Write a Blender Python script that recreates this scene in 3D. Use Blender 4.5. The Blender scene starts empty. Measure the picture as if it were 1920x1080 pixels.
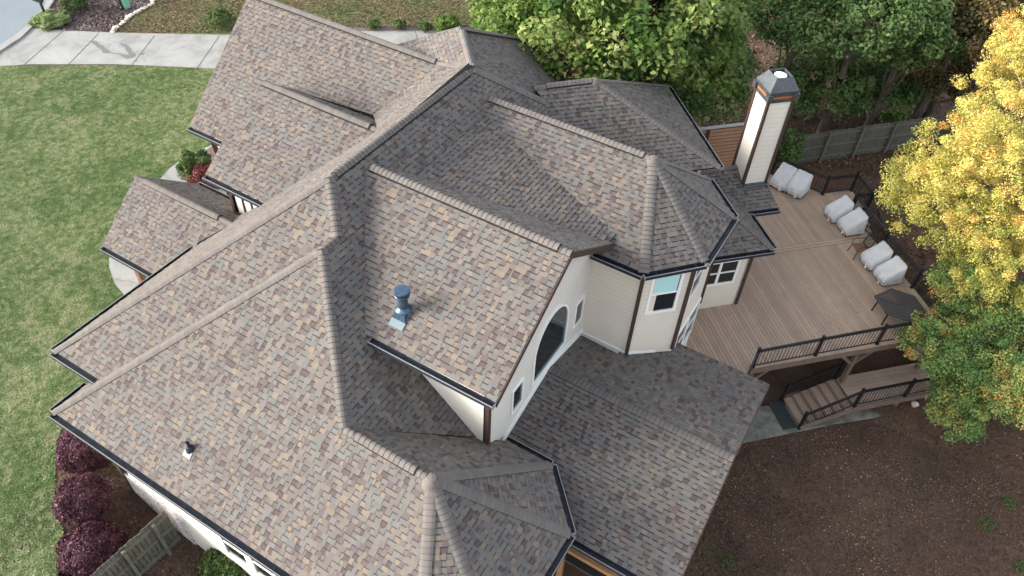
import bpy, math, random
import numpy as np
from mathutils import Vector, Matrix

scene = bpy.context.scene
C = scene.collection
random.seed(7)
rng = np.random.default_rng(11)

# ------------------------------------------------------------------ camera, sky, sun, exposure
K = 1.6                                   # metres per survey unit; the survey origin is the drone
FPX = 1453.2812
R = np.array([[0.853996, 0.518904, 0.037818],
              [0.392993, -0.595725, -0.700478],
              [-0.340952, 0.613067, -0.712672]])
cam_d = bpy.data.cameras.new('camera')
cam = bpy.data.objects.new('camera', cam_d)
C.objects.link(cam)
cam_d.sensor_width = 36.0
cam_d.lens = FPX / 1920 * 36
cam_d.clip_start = 0.5
cam_d.clip_end = 2000
cam.matrix_world = Matrix(((R[0][0], -R[1][0], -R[2][0], 0.0),
                           (R[0][1], -R[1][1], -R[2][1], 0.0),
                           (R[0][2], -R[1][2], -R[2][2], 13.5 * K),
                           (0, 0, 0, 1)))
scene.camera = cam

SUN_DIR = Vector((-0.80, -0.57, 0.37)).normalized()      # towards the sun
world = bpy.data.worlds.new("World")
scene.world = world
world.use_nodes = True
nt = world.node_tree
bg = nt.nodes['Background']
sky = nt.nodes.new('ShaderNodeTexSky')
sky.sky_type = 'NISHITA'
sky.sun_disc = False
sky.sun_elevation = math.asin(SUN_DIR.z)
sky.sun_rotation = math.atan2(SUN_DIR.x, SUN_DIR.y)
sky.air_density = 1.0
sky.dust_density = 2.5
hs = nt.nodes.new('ShaderNodeHueSaturation')            # thin haze: the sky is paler than a clear one
hs.inputs['Saturation'].default_value = 0.40
nt.links.new(sky.outputs[0], hs.inputs['Color'])
nt.links.new(hs.outputs[0], bg.inputs[0])
bg.inputs[1].default_value = 0.15
sun_d = bpy.data.lights.new('sun', 'SUN')
sun_d.energy = 1.45
sun_d.angle = math.radians(16)
sun_d.color = (1.0, 0.95, 0.87)
sun = bpy.data.objects.new('sun', sun_d)
C.objects.link(sun)
sun.rotation_euler = SUN_DIR.to_track_quat('Z', 'Y').to_euler()
sun.location = (0, 0, 60)
vs = scene.view_settings
vs.view_transform = 'Standard'
vs.look = 'None'
vs.gamma = 1.0
vs.exposure = 1.98

# ------------------------------------------------------------------ helpers
def W(p):
    return Vector((p[0] * K, p[1] * K, (p[2] + 13.5) * K))

def ray(u, v):
    return R.T @ np.array([(u - 960) / FPX, (v - 540) / FPX, 1.0])

def px(u, v, z):
    """world point where the sight line through photo pixel (u, v) meets the level z (metres)"""
    r = ray(u, v)
    t = (z / K - 13.5) / r[2]
    return Vector((r[0] * t * K, r[1] * t * K, z))

def ab(a, b, z):
    """deck axes: a runs along the deck front, b runs away from it (survey units), z in metres"""
    return Vector(((a + b) / 2 * K, (a - b) / 2 * K, z))

def empty(name, loc=(0, 0, 0), rz=0.0):
    o = bpy.data.objects.new(name, None)
    C.objects.link(o)
    o.location = loc
    o.rotation_euler = (0, 0, rz)
    o.empty_display_size = 0.2
    return o

def tag(o, label=None, cat=None, group=None, kind=None):
    if label: o['label'] = label
    if cat: o['category'] = cat
    if group: o['group'] = group
    if kind: o['kind'] = kind
    return o

def copy_tree(o, parent=None):
    c = o.copy()
    C.objects.link(c)
    if parent is not None:
        c.parent = parent
    for ch in list(o.children):
        copy_tree(ch, c)
    return c

class MB:
    """collects shapes into one mesh"""
    def __init__(self):
        self.v, self.f, self.m, self.uv, self.at = [], [], [], [], []

    def face(self, pts, mat=0, uv=None, at=None):
        i = len(self.v)
        self.v += [tuple(p) for p in pts]
        self.f.append(tuple(range(i, i + len(pts))))
        self.m.append(mat)
        self.uv.append(uv)
        self.at.append(at)

    def hexa(self, b, t, mat=0):
        """b, t: matching rings (bottom ccw, top ccw)"""
        n = len(b)
        self.face(list(reversed(b)), mat)
        self.face(t, mat)
        for i in range(n):
            j = (i + 1) % n
            self.face([b[i], b[j], t[j], t[i]], mat)

    def box(self, c, sx, sy, sz, rz=0.0, mat=0, M=None):
        c = Vector(c)
        ca, sa = math.cos(rz), math.sin(rz)
        def q(x, y, z):
            if M is not None:
                return c + M @ Vector((x, y, z))
            return c + Vector((x * ca - y * sa, x * sa + y * ca, z))
        x, y, z = sx / 2, sy / 2, sz / 2
        self.hexa([q(-x, -y, -z), q(x, -y, -z), q(x, y, -z), q(-x, y, -z)],
                  [q(-x, -y, z), q(x, -y, z), q(x, y, z), q(-x, y, z)], mat)

    def bar(self, a, b, w, h, mat=0, up=(0, 0, 1)):
        """box of section w x h from a to b (centre line)"""
        a, b = Vector(a), Vector(b)
        t = (b - a).normalized()
        u = Vector(up)
        s = t.cross(u)
        if s.length < 1e-4:
            s = t.cross(Vector((1, 0, 0)))
        s.normalize()
        u = s.cross(t).normalized()
        def ring(p):
            return [p - s * w / 2 - u * h / 2, p + s * w / 2 - u * h / 2, p + s * w / 2 + u * h / 2, p - s * w / 2 + u * h / 2]
        self.hexa(ring(a), ring(b), mat)

    def tube(self, pts, rad, n=8, mat=0, cap=True):
        pts = [Vector(p) for p in pts]
        rads = rad if isinstance(rad, (list, tuple)) else [rad] * len(pts)
        rings = []
        for i, p in enumerate(pts):
            t = (pts[min(i + 1, len(pts) - 1)] - pts[max(i - 1, 0)]).normalized()
            s = t.cross(Vector((0, 0, 1)))
            if s.length < 1e-3: s = t.cross(Vector((1, 0, 0)))
            s.normalize(); u = s.cross(t)
            rings.append([p + (s * math.cos(2 * math.pi * k / n) + u * math.sin(2 * math.pi * k / n)) * rads[i] for k in range(n)])
        for a, b in zip(rings, rings[1:]):
            for k in range(n):
                j = (k + 1) % n
                self.face([a[k], b[k], b[j], a[j]], mat)
        if cap:
            self.face(rings[0], mat); self.face(list(reversed(rings[-1])), mat)

    def lathe(self, prof, c, n=24, mat=0, rz=None):
        """prof: (r, z) list around vertical axis at c"""
        c = Vector(c)
        rings = [[c + Vector((r * math.cos(2 * math.pi * k / n), r * math.sin(2 * math.pi * k / n), z)) for k in range(n)] for r, z in prof]
        for a, b in zip(rings, rings[1:]):
            for k in range(n):
                j = (k + 1) % n
                self.face([a[k], a[j], b[j], b[k]], mat)

    def build(self, name, mats, parent=None, smooth=False):
        me = bpy.data.meshes.new(name)
        me.from_pydata(self.v, [], self.f)
        if not isinstance(mats, (list, tuple)):
            mats = [mats]
        for m in mats:
            me.materials.append(m)
        me.polygons.foreach_set('material_index', self.m)
        if any(u is not None for u in self.uv):
            l = me.uv_layers.new(name='UVMap')
            arr = []
            for f, u in zip(self.f, self.uv):
                for k in range(len(f)):
                    arr += (u[k] if u is not None else (0, 0))
            l.data.foreach_set('uv', arr)
        if any(a is not None for a in self.at):
            for idx, nm in enumerate(('tone', 'lift')):
                A = me.attributes.new(nm, 'FLOAT', 'FACE')
                A.data.foreach_set('value', [a[idx] if a is not None else 0.5 for a in self.at])
        if smooth:
            me.polygons.foreach_set('use_smooth', [True] * len(self.f))
        me.update()
        o = bpy.data.objects.new(name, me)
        C.objects.link(o)
        if parent is not None:
            o.parent = parent
            o.matrix_parent_inverse = Matrix.Identity(4)
        return o

# ------------------------------------------------------------------ materials
def mat(name, col=(0.5, 0.5, 0.5), rough=0.7, metal=0.0, spec=0.3):
    m = bpy.data.materials.new(name)
    m.use_nodes = True
    b = m.node_tree.nodes['Principled BSDF']
    b.inputs['Base Color'].default_value = (*col, 1)
    b.inputs['Roughness'].default_value = rough
    b.inputs['Metallic'].default_value = metal
    b.inputs['Specular IOR Level'].default_value = spec
    return m

class N:
    """small node-graph helper"""
    def __init__(self, m):
        self.t = m.node_tree
        self.b = self.t.nodes['Principled BSDF']
    def n(self, typ, **kw):
        x = self.t.nodes.new(typ)
        for k, v in kw.items():
            setattr(x, k, v)
        return x
    def l(self, a, b):
        self.t.links.new(a, b)
    def coord(self, kind='Object'):
        return self.n('ShaderNodeTexCoord').outputs[kind]
    def noise(self, vec, scale, detail=4, rough=0.55, dist=0.0):
        x = self.n('ShaderNodeTexNoise')
        x.inputs['Scale'].default_value = scale
        x.inputs['Detail'].default_value = detail
        x.inputs['Roughness'].default_value = rough
        x.inputs['Distortion'].default_value = dist
        if vec is not None: self.l(vec, x.inputs['Vector'])
        return x.outputs['Fac']
    def ramp(self, fac, stops, interp='LINEAR'):
        x = self.n('ShaderNodeValToRGB')
        cr = x.color_ramp
        cr.interpolation = interp
        while len(cr.elements) < len(stops): cr.elements.new(0.5)
        for e, (p, c) in zip(cr.elements, stops):
            e.position = p
            e.color = (*c, 1) if len(c) == 3 else c
        self.l(fac, x.inputs['Fac'])
        return x.outputs['Color']
    def mix(self, fac, a, b, mode='MIX'):
        x = self.n('ShaderNodeMix', data_type='RGBA', blend_type=mode)
        if isinstance(fac, (int, float)): x.inputs[0].default_value = fac
        else: self.l(fac, x.inputs[0])
        for s, val in ((6, a), (7, b)):
            if isinstance(val, tuple): x.inputs[s].default_value = (*val, 1)
            else: self.l(val, x.inputs[s])
        return x.outputs[2]
    def math(self, op, a, b=0.0, c=0.0):
        x = self.n('ShaderNodeMath', operation=op)
        for i, val in enumerate((a, b, c)):
            if isinstance(val, (int, float)): x.inputs[i].default_value = val
            else: self.l(val, x.inputs[i])
        return x.outputs[0]
    def sep(self, vec):
        x = self.n('ShaderNodeSeparateXYZ'); self.l(vec, x.inputs[0]); return x.outputs
    def col(self, c): self.l(c, self.b.inputs['Base Color'])
    def bump(self, h, strength=0.4, dist=0.02):
        x = self.n('ShaderNodeBump')
        x.inputs['Strength'].default_value = strength
        x.inputs['Distance'].default_value = dist
        self.l(h, x.inputs['Height'])
        self.l(x.outputs[0], self.b.inputs['Normal'])

def g3(c, k): return tuple(min(1, x * k) for x in c)

# shingles: tone of each tab from its own face value, printed dark band painting the butt shadow at the head of the low tabs, granules
EXPO = 0.143
M_sh = mat('shingle', rough=0.9, spec=0.15)
g = N(M_sh)
at1 = g.n('ShaderNodeAttribute', attribute_name='tone'); at2 = g.n('ShaderNodeAttribute', attribute_name='lift')
pal = g.ramp(at1.outputs['Fac'], [(0.0, (0.078, 0.061, 0.059)), (0.14, (0.098, 0.081, 0.077)), (0.30, (0.114, 0.100, 0.092)),
                                  (0.46, (0.127, 0.113, 0.103)), (0.62, (0.107, 0.105, 0.101)), (0.76, (0.122, 0.118, 0.111)),
                                  (0.87, (0.143, 0.118, 0.096)), (0.96, (0.160, 0.131, 0.104))], 'CONSTANT')
uvn = g.coord('UV')
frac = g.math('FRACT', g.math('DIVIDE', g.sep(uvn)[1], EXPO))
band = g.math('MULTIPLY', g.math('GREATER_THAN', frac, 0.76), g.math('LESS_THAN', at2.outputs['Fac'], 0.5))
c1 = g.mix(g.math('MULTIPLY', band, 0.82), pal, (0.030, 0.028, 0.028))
oc = g.coord('Object')
gr = g.noise(oc, 160, 2, 0.7)
c2 = g.mix(0.35, c1, g.ramp(gr, [(0.3, (0.35, 0.35, 0.35)), (0.7, (0.75, 0.75, 0.75))]), 'OVERLAY')
big = g.noise(oc, 0.6, 3)
c3 = g.mix(0.25, c2, g.ramp(big, [(0.3, (0.42, 0.42, 0.42)), (0.7, (0.60, 0.59, 0.57))]), 'OVERLAY')
g.col(c3)
g.bump(gr, 0.25, 0.004)

M_cap = mat('ridge_shingle', rough=0.9, spec=0.15)
g = N(M_cap)
at1 = g.n('ShaderNodeAttribute', attribute_name='tone')
gr = g.noise(g.coord(), 120, 2, 0.7)
c1 = g.ramp(at1.outputs['Fac'], [(0, (0.112, 0.101, 0.093)), (1, (0.138, 0.124, 0.113))])
g.col(g.mix(0.3, c1, g.ramp(gr, [(0.3, (0.35, 0.35, 0.35)), (0.7, (0.75, 0.75, 0.75))]), 'OVERLAY'))
g.bump(gr, 0.25, 0.004)

M_edge_shade = mat('shingle_edge_and_shade', (0.034, 0.031, 0.031), 0.9)
M_vent = mat('ridge_vent_side', (0.012, 0.012, 0.013), 0.8)
M_gut = mat('gutter_trough', (0.020, 0.024, 0.034), 0.45)
M_white = mat('white_trim', (0.80, 0.79, 0.76), 0.5)
M_lip = mat('gutter_lip', (0.24, 0.235, 0.225), 0.45)
M_brown = mat('brown_trim', (0.060, 0.036, 0.030), 0.5)
M_soff = mat('soffit', (0.45, 0.41, 0.36), 0.7)

def siding(name, col, lap=0.17):
    m = mat(name, col, 0.55)
    g = N(m)
    o = g.coord('Object')
    z = g.sep(o)[2]
    fr = g.math('FRACT', g.math('DIVIDE', z, lap))
    n1 = g.noise(o, 1.3, 4)
    joint = g.math('LESS_THAN', fr, 0.07)
    base = g.mix(0.35, col, g.ramp(n1, [(0.3, g3(col, 0.86)), (0.7, g3(col, 1.06))]))
    g.col(g.mix(g.math('MULTIPLY', joint, 0.35), base, g3(col, 0.45)))
    g.bump(g.math('SUBTRACT', 1.0, fr), 0.6, 0.014)
    return m
M_cream = siding('cream_lap_siding', (0.66, 0.59, 0.50))
M_stucco = siding('gable_siding', (0.64, 0.60, 0.54), 0.2)
M_south = siding('pale_siding', (0.70, 0.66, 0.58), 0.17)
M_chim = siding('chimney_siding', (0.68, 0.63, 0.55), 0.19)

M_batten = mat('board_siding', (0.66, 0.62, 0.55), 0.6)
M_stone = mat('painted_brick', (0.62, 0.58, 0.54), 0.85)
g = N(M_stone); o = g.coord(); n1 = g.noise(o, 9, 5, 0.7, 0.6)
g.col(g.ramp(n1, [(0.36, (0.16, 0.13, 0.12)), (0.47, (0.55, 0.50, 0.46)), (0.7, (0.70, 0.67, 0.63))])); g.bump(n1, 0.8, 0.03)

M_glass = mat('window_glass', (0.012, 0.014, 0.016), 0.06, 0.0, 0.6)
M_blind = mat('window_blind', (0.42, 0.68, 0.66), 0.5)
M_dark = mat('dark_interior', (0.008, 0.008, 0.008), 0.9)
M_black = mat('black_metal', (0.010, 0.011, 0.013), 0.38, 0.0, 0.5)
M_galv = mat('blue_grey_sheet_metal', (0.13, 0.22, 0.33), 0.38, 0.6)
g = N(M_galv); n1 = g.noise(g.coord(), 7, 4, 0.6, 0.8)
g.col(g.ramp(n1, [(0.3, (0.045, 0.080, 0.125)), (0.6, (0.075, 0.120, 0.175)), (0.8, (0.16, 0.23, 0.30))]))
M_capm = mat('chimney_cap_metal', (0.10, 0.125, 0.145), 0.45, 0.4)
g = N(M_capm); n1 = g.noise(g.coord(), 5, 4)
g.col(g.ramp(n1, [(0.3, (0.055, 0.062, 0.070)), (0.75, (0.092, 0.102, 0.110))]))
M_copper = mat('rusty_orange_metal', (0.42, 0.13, 0.045), 0.5, 0.2)
M_silver = mat('silver_flashing', (0.62, 0.64, 0.66), 0.3, 0.8)

def wood(name, c_lo, c_hi, scale=3.0, stretch=(1, 14, 14), rough=0.75):
    m = mat(name, c_lo, rough)
    g = N(m)
    mp = g.n('ShaderNodeMapping'); mp.inputs['Scale'].default_value = stretch
    g.l(g.coord('Object'), mp.inputs[0])
    n1 = g.noise(mp.outputs[0], scale, 5, 0.65)
    n2 = g.noise(g.coord('Object'), 0.9, 3)
    g.col(g.mix(0.3, g.ramp(n1, [(0.3, c_lo), (0.7, c_hi)]), g.ramp(n2, [(0.3, c_lo), (0.7, c_hi)])))
    g.bump(n1, 0.3, 0.006)
    return m
M_cedar = wood('cedar', (0.30, 0.165, 0.10), (0.46, 0.28, 0.18))
M_grey_wood = wood('weathered_grey_wood', (0.070, 0.072, 0.062), (0.17, 0.165, 0.14), 2.5, (6, 6, 1.2))
M_green_wood = wood('mossy_dark_wood', (0.045, 0.045, 0.036), (0.15, 0.145, 0.115), 2.5, (6, 6, 1.2))
M_beam = wood('deck_beam', (0.115, 0.080, 0.062), (0.19, 0.135, 0.105), 2.0, (2, 2, 2))
M_gold = wood('golden_beam', (0.34, 0.17, 0.065), (0.55, 0.33, 0.16), 3.0, (1.2, 9, 9))
M_log = wood('dark_bark', (0.030, 0.022, 0.018), (0.085, 0.065, 0.05), 3.0, (3, 3, 1))
M_bark = wood('bark', (0.055, 0.042, 0.033), (0.15, 0.12, 0.095), 4.0, (4, 4, 0.8))
M_twig = mat('pale_twig', (0.30, 0.26, 0.21), 0.8)

M_deck = mat('deck_board', (0.25, 0.18, 0.14), 0.7)
g = N(M_deck)
at1 = g.n('ShaderNodeAttribute', attribute_name='tone')
mp = g.n('ShaderNodeMapping'); mp.inputs['Rotation'].default_value = (0, 0, math.radians(45)); g.l(g.coord('Object'), mp.inputs[0])
mp2 = g.n('ShaderNodeMapping'); mp2.inputs['Scale'].default_value = (1.2, 22, 1); g.l(mp.outputs[0], mp2.inputs[0])
grain = g.noise(mp2.outputs[0], 1.6, 5, 0.65)
c1 = g.ramp(at1.outputs['Fac'], [(0, (0.330, 0.240, 0.180)), (0.45, (0.365, 0.268, 0.200)), (0.75, (0.392, 0.288, 0.212)), (1, (0.43, 0.315, 0.228))])
c2 = g.mix(0.5, c1, g.ramp(grain, [(0.3, (0.36, 0.36, 0.36)), (0.7, (0.62, 0.62, 0.62))]), 'OVERLAY')
st = g.noise(g.coord('Object'), 1.1, 5, 0.6)
g.col(g.mix(0.35, c2, g.ramp(st, [(0.3, (0.34, 0.34, 0.36)), (0.65, (0.58, 0.57, 0.56))]), 'OVERLAY'))
g.bump(grain, 0.2, 0.004)

M_conc = mat('concrete', (0.45, 0.45, 0.44), 0.85)
g = N(M_conc); o = g.coord(); n1 = g.noise(o, 0.7, 6, 0.65, 0.6); n2 = g.noise(o, 9, 4)
c1 = g.ramp(n1, [(0.28, (0.175, 0.172, 0.160)), (0.5, (0.255, 0.252, 0.238)), (0.75, (0.315, 0.312, 0.295))])
g.col(g.mix(0.25, c1, g.ramp(n2, [(0.3, (0.36, 0.36, 0.36)), (0.7, (0.60, 0.60, 0.60))]), 'OVERLAY')); g.bump(n2, 0.2, 0.01)
M_conc_d = mat('mossy_concrete', (0.30, 0.30, 0.27), 0.9)
g = N(M_conc_d); o = g.coord(); n1 = g.noise(o, 1.6, 6, 0.7, 0.5)
g.col(g.ramp(n1, [(0.3, (0.075, 0.08, 0.06)), (0.5, (0.17, 0.17, 0.14)), (0.7, (0.29, 0.27, 0.235))])); g.bump(n1, 0.3, 0.01)
M_stain = mat('wet_stain', (0.13, 0.13, 0.125), 0.6)
M_asph = mat('asphalt', (0.2, 0.22, 0.24), 0.9)
g = N(M_asph); o = g.coord(); n1 = g.noise(o, 30, 3, 0.7); n2 = g.noise(o, 0.4, 4)
c1 = g.ramp(n1, [(0.3, (0.125, 0.150, 0.162)), (0.7, (0.205, 0.240, 0.255))])
g.col(g.mix(0.3, c1, g.ramp(n2, [(0.3, (0.4, 0.4, 0.4)), (0.7, (0.58, 0.58, 0.58))]), 'OVERLAY')); g.bump(n1, 0.4, 0.01)
M_cover = mat('pale_cover_fabric', (0.60, 0.61, 0.66), 0.65)
g = N(M_cover); o = g.coord(); n1 = g.noise(o, 2.6, 5, 0.6, 0.8)
g.col(g.ramp(n1, [(0.3, (0.47, 0.475, 0.49)), (0.7, (0.58, 0.58, 0.595))])); g.bump(n1, 0.35, 0.08)
M_hem = mat('grey_cover_hem', (0.22, 0.24, 0.26), 0.7)
M_seat = mat('brown_woven_seat', (0.17, 0.085, 0.055), 0.7)
M_table = mat('dark_slatted_table', (0.055, 0.050, 0.050), 0.55)
M_mail = mat('black_mailbox', (0.012, 0.012, 0.014), 0.35, 0, 0.6)
M_red = mat('red_flag', (0.40, 0.03, 0.03), 0.5)
M_util = mat('utility_green', (0.16, 0.42, 0.30), 0.5)
M_rock = mat('pale_rock', (0.50, 0.45, 0.36), 0.85)
g = N(M_rock); n1 = g.noise(g.coord(), 6, 4); g.col(g.ramp(n1, [(0.3, (0.38, 0.33, 0.25)), (0.7, (0.62, 0.57, 0.48))]))

def leafmat(name, stops, trans=0.35):
    m = mat(name, stops[0][1], 0.55, 0, 0.25)
    g = N(m)
    a = g.n('ShaderNodeAttribute', attribute_name='tone')
    c = g.ramp(a.outputs['Fac'], stops)
    g.col(c)
    tr = g.n('ShaderNodeBsdfTranslucent'); g.l(c, tr.inputs[0])
    mx = g.n('ShaderNodeMixShader'); mx.inputs[0].default_value = trans
    out = g.t.nodes['Material Output']
    g.l(g.b.outputs[0], mx.inputs[1]); g.l(tr.outputs[0], mx.inputs[2]); g.l(mx.outputs[0], out.inputs[0])
    return m
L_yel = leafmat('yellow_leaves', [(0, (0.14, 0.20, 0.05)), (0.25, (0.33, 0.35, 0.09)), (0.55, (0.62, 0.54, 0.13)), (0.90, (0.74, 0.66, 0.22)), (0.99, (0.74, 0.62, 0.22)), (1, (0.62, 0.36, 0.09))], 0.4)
L_mix = leafmat('turning_leaves', [(0, (0.075, 0.165, 0.050)), (0.45, (0.165, 0.285, 0.085)), (0.75, (0.33, 0.40, 0.12)), (0.95, (0.52, 0.47, 0.14)), (1, (0.56, 0.24, 0.07))], 0.35)
L_lime = leafmat('bright_green_leaves', [(0, (0.045, 0.098, 0.022)), (0.5, (0.115, 0.195, 0.042)), (0.85, (0.215, 0.285, 0.070)), (1, (0.33, 0.35, 0.13))], 0.4)
L_dark = leafmat('dark_green_leaves', [(0, (0.050, 0.100, 0.030)), (0.5, (0.112, 0.195, 0.058)), (0.9, (0.195, 0.275, 0.092)), (1, (0.26, 0.30, 0.12))], 0.3)
L_brown = leafmat('brown_green_leaves', [(0, (0.06, 0.07, 0.025)), (0.5, (0.13, 0.115, 0.045)), (0.85, (0.22, 0.15, 0.065)), (1, (0.30, 0.17, 0.08))], 0.3)
L_plum = leafmat('plum_leaves', [(0, (0.028, 0.012, 0.018)), (0.5, (0.095, 0.034, 0.052)), (0.9, (0.175, 0.070, 0.095)), (1, (0.24, 0.11, 0.13))], 0.25)
L_bush = leafmat('bush_leaves', [(0, (0.030, 0.060, 0.020)), (0.6, (0.075, 0.130, 0.035)), (0.95, (0.15, 0.20, 0.06)), (1, (0.33, 0.20, 0.12))], 0.3)
L_red = leafmat('red_leaves', [(0, (0.05, 0.012, 0.014)), (0.6, (0.13, 0.030, 0.030)), (1, (0.22, 0.06, 0.05))], 0.25)
L_grass = leafmat('grass_blades', [(0, (0.130, 0.205, 0.070)), (0.40, (0.205, 0.275, 0.105)), (0.70, (0.280, 0.330, 0.150)), (1, (0.40, 0.41, 0.23))], 0.4)
L_litter = leafmat('leaf_litter', [(0, (0.062, 0.038, 0.027)), (0.5, (0.112, 0.073, 0.053)), (0.93, (0.20, 0.132, 0.092)), (1, (0.42, 0.29, 0.15))], 0.15)

M_lawn = mat('lawn', (0.1, 0.17, 0.05), 0.95, 0, 0.1)
g = N(M_lawn); o = g.coord(); n1 = g.noise(o, 0.33, 6, 0.65, 0.8); n2 = g.noise(o, 14, 4, 0.7); n3 = g.noise(o, 1.7, 5, 0.7)
c1 = g.ramp(n1, [(0.34, (0.11, 0.20, 0.05)), (0.50, (0.17, 0.25, 0.075)), (0.64, (0.25, 0.28, 0.12))])
c2 = g.mix(0.55, c1, g.ramp(n3, [(0.33, (0.080, 0.160, 0.035)), (0.5, (0.15, 0.21, 0.065)), (0.68, (0.265, 0.275, 0.135))]))
g.col(g.mix(0.5, c2, g.ramp(n2, [(0.3, (0.32, 0.32, 0.32)), (0.7, (0.66, 0.66, 0.66))]), 'OVERLAY')); g.bump(n2, 0.8, 0.05)
M_dirt = mat('leaf_strewn_soil', (0.08, 0.055, 0.04), 0.95, 0, 0.1)
g = N(M_dirt); o = g.coord(); n1 = g.noise(o, 0.35, 5, 0.65, 0.6); n2 = g.noise(o, 11, 5, 0.75); n3 = g.noise(o, 0.8, 4, 0.6)
c1 = g.ramp(n1, [(0.32, (0.070, 0.043, 0.031)), (0.52, (0.106, 0.066, 0.047)), (0.7, (0.142, 0.092, 0.064))])
c1 = g.mix(g.math('MULTIPLY', g.math('GREATER_THAN', n3, 0.60), 0.35), c1, (0.055, 0.070, 0.028))
g.col(g.mix(0.6, c1, g.ramp(n2, [(0.3, (0.28, 0.28, 0.28)), (0.7, (0.70, 0.68, 0.66))]), 'OVERLAY')); g.bump(n2, 0.9, 0.04)
M_mulch = mat('mulch', (0.12, 0.085, 0.08), 0.95, 0, 0.1)
g = N(M_mulch); o = g.coord(); n2 = g.noise(o, 13, 5, 0.8); n1 = g.noise(o, 0.6, 3)
c1 = g.ramp(n2, [(0.34, (0.055, 0.036, 0.032)), (0.52, (0.15, 0.105, 0.098)), (0.7, (0.27, 0.215, 0.20))])
g.col(g.mix(0.3, c1, g.ramp(n1, [(0.3, (0.12, 0.07, 0.05)), (0.7, (0.22, 0.18, 0.17))]))); g.bump(n2, 0.9, 0.05)
M_dry = mat('dormant_grass', (0.13, 0.12, 0.06), 0.95, 0, 0.1)
g = N(M_dry); o = g.coord(); n1 = g.noise(o, 0.30, 5, 0.6, 0.6); n2 = g.noise(o, 12, 5, 0.75)
c1 = g.ramp(n1, [(0.35, (0.085, 0.105, 0.036)), (0.5, (0.125, 0.112, 0.052)), (0.65, (0.125, 0.078, 0.048))])
g.col(g.mix(0.55, c1, g.ramp(n2, [(0.3, (0.30, 0.30, 0.30)), (0.7, (0.68, 0.68, 0.68))]), 'OVERLAY')); g.bump(n2, 0.8, 0.05)

#@@SETTING
# ------------------------------------------------------------------ the ground
def ground_z(x, y):
    """metres; front yard level 0, back yard below, rising again to the fence"""
    t = min(1, max(0, (x + 16.5) / 7.0)); t = t * t * (3 - 2 * t)
    back = -2.75 + 2.1 * min(1, max(0, (y - 22.5) / 9.0))
    sx_ = min(1, max(0, (x + 16.3) / 2.0)); sx_ = sx_ * sx_ * (3 - 2 * sx_)
    side = -1.0 * sx_ - 1.75 * min(1, max(0, (x + 15.0) / 8.0))
    w_ = min(1, max(0, (y - 5.2) / 1.5))
    return side * (1 - w_) + t * back * w_

def sheet(name, poly, m, dz, kind='structure'):
    """flat sheet on the ground: fan of a polygon given in metres"""
    b = MB()
    b.face([(p[0], p[1], ground_z(p[0], p[1]) + dz) for p in poly])
    o = b.build(name, m)
    return tag(o, kind=kind)

gm = MB()
xs = [-400, -120, -60, -40, -28] + [-22 + 0.75 * i for i in range(30)] + [2, 6, 12, 20, 40, 120, 400]
ys = [-400, -100, -30, -10] + [0 + 1.0 * i for i in range(45)] + [50, 60, 90, 200, 500]
ys = sorted(ys + [5.2, 5.6, 6.3, 6.7, 22.5, 31.5])
ng = []
V = [(x, y, ground_z(x, y)) for y in ys for x in xs]
nx = len(xs)
F = [(j * nx + i, j * nx + i + 1, (j + 1) * nx + i + 1, (j + 1) * nx + i) for j in range(len(ys) - 1) for i in range(nx - 1)]
me = bpy.data.meshes.new('ground'); me.from_pydata(V, [], F); me.materials.append(M_dirt); me.update()
go = bpy.data.objects.new('ground', me); C.objects.link(go); tag(go, kind='structure')

def pxpoly(pts, z=0.0):
    return [px(u, v, z) for u, v in pts]

def flat(name, pts, m, z, kind='structure', thick=0.0):
    b = MB()
    P = [Vector((p[0], p[1], z)) for p in pts]
    if thick:
        b.hexa([p - Vector((0, 0, thick)) for p in P], P)
    else:
        b.face(P)
    o = b.build(name, m)
    if kind: tag(o, kind=kind)
    return o

# front lawn: from the side yard along the drive, up to the house
lawn_pts = pxpoly([(-700, 90), (-60, 124), (60, 124), (220, 123), (420, 131), (520, 150)]) + \
    [Vector((-16.3, 26, 0)), Vector((-16.3, 6, 0)), Vector((-16.2, 5.0, 0))] + pxpoly([(122, 775), (105, 850), (103, 940), (120, 1000), (108, 1080), (100, 1250), (-900, 1400)])
flat('lawn', lawn_pts, M_lawn, 0.006)
# driveway: pale concrete slabs with joints
dr = [px(u, v, 0) for u, v in ((-80, 140), (0, 125), (60, 123), (220, 122), (420, 131), (800, 160), (800, 57), (420, 66), (220, 62), (75, 55), (60, 60))]
flat('driveway', [px(u, v, 0) for u, v in ((-90, 152), (0, 125), (60, 121), (220, 121), (420, 130), (640, 146), (1000, 170), (1000, 60), (780, 58), (640, 60), (420, 66), (250, 63), (115, 58), (62, 53), (40, 75), (0, 101), (-60, 142))], M_conc, 0.03, thick=0.10)
jm = MB()
for (a, b) in (((118, 58), (45, 121)), ((185, 62), (128, 121)), ((290, 66), (245, 124)), ((411, 67), (368, 130)), ((778, 58), (790, 100))):
    jm.bar(px(*a, 0.034), px(*b, 0.034), 0.035, 0.012)
tag(jm.build('driveway_joint', mat('joint_dirt', (0.13, 0.125, 0.11), 0.9)), kind='structure')
stn = MB()
def blob(pts, z, mb, w):
    """an irregular wet mark following a line, drawn as a thin flat strip"""
    L, Rr = [], []
    for i, p in enumerate(pts):
        q = px(*p, z)
        a = px(*pts[max(0, i - 1)], z); b = px(*pts[min(len(pts) - 1, i + 1)], z)
        t = (b - a).normalized(); s = Vector((-t.y, t.x, 0)) * w[i]
        L.append(q + s); Rr.append(q - s)
    for i in range(len(pts) - 1):
        mb.face([L[i], L[i + 1], Rr[i + 1], Rr[i]])
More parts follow.
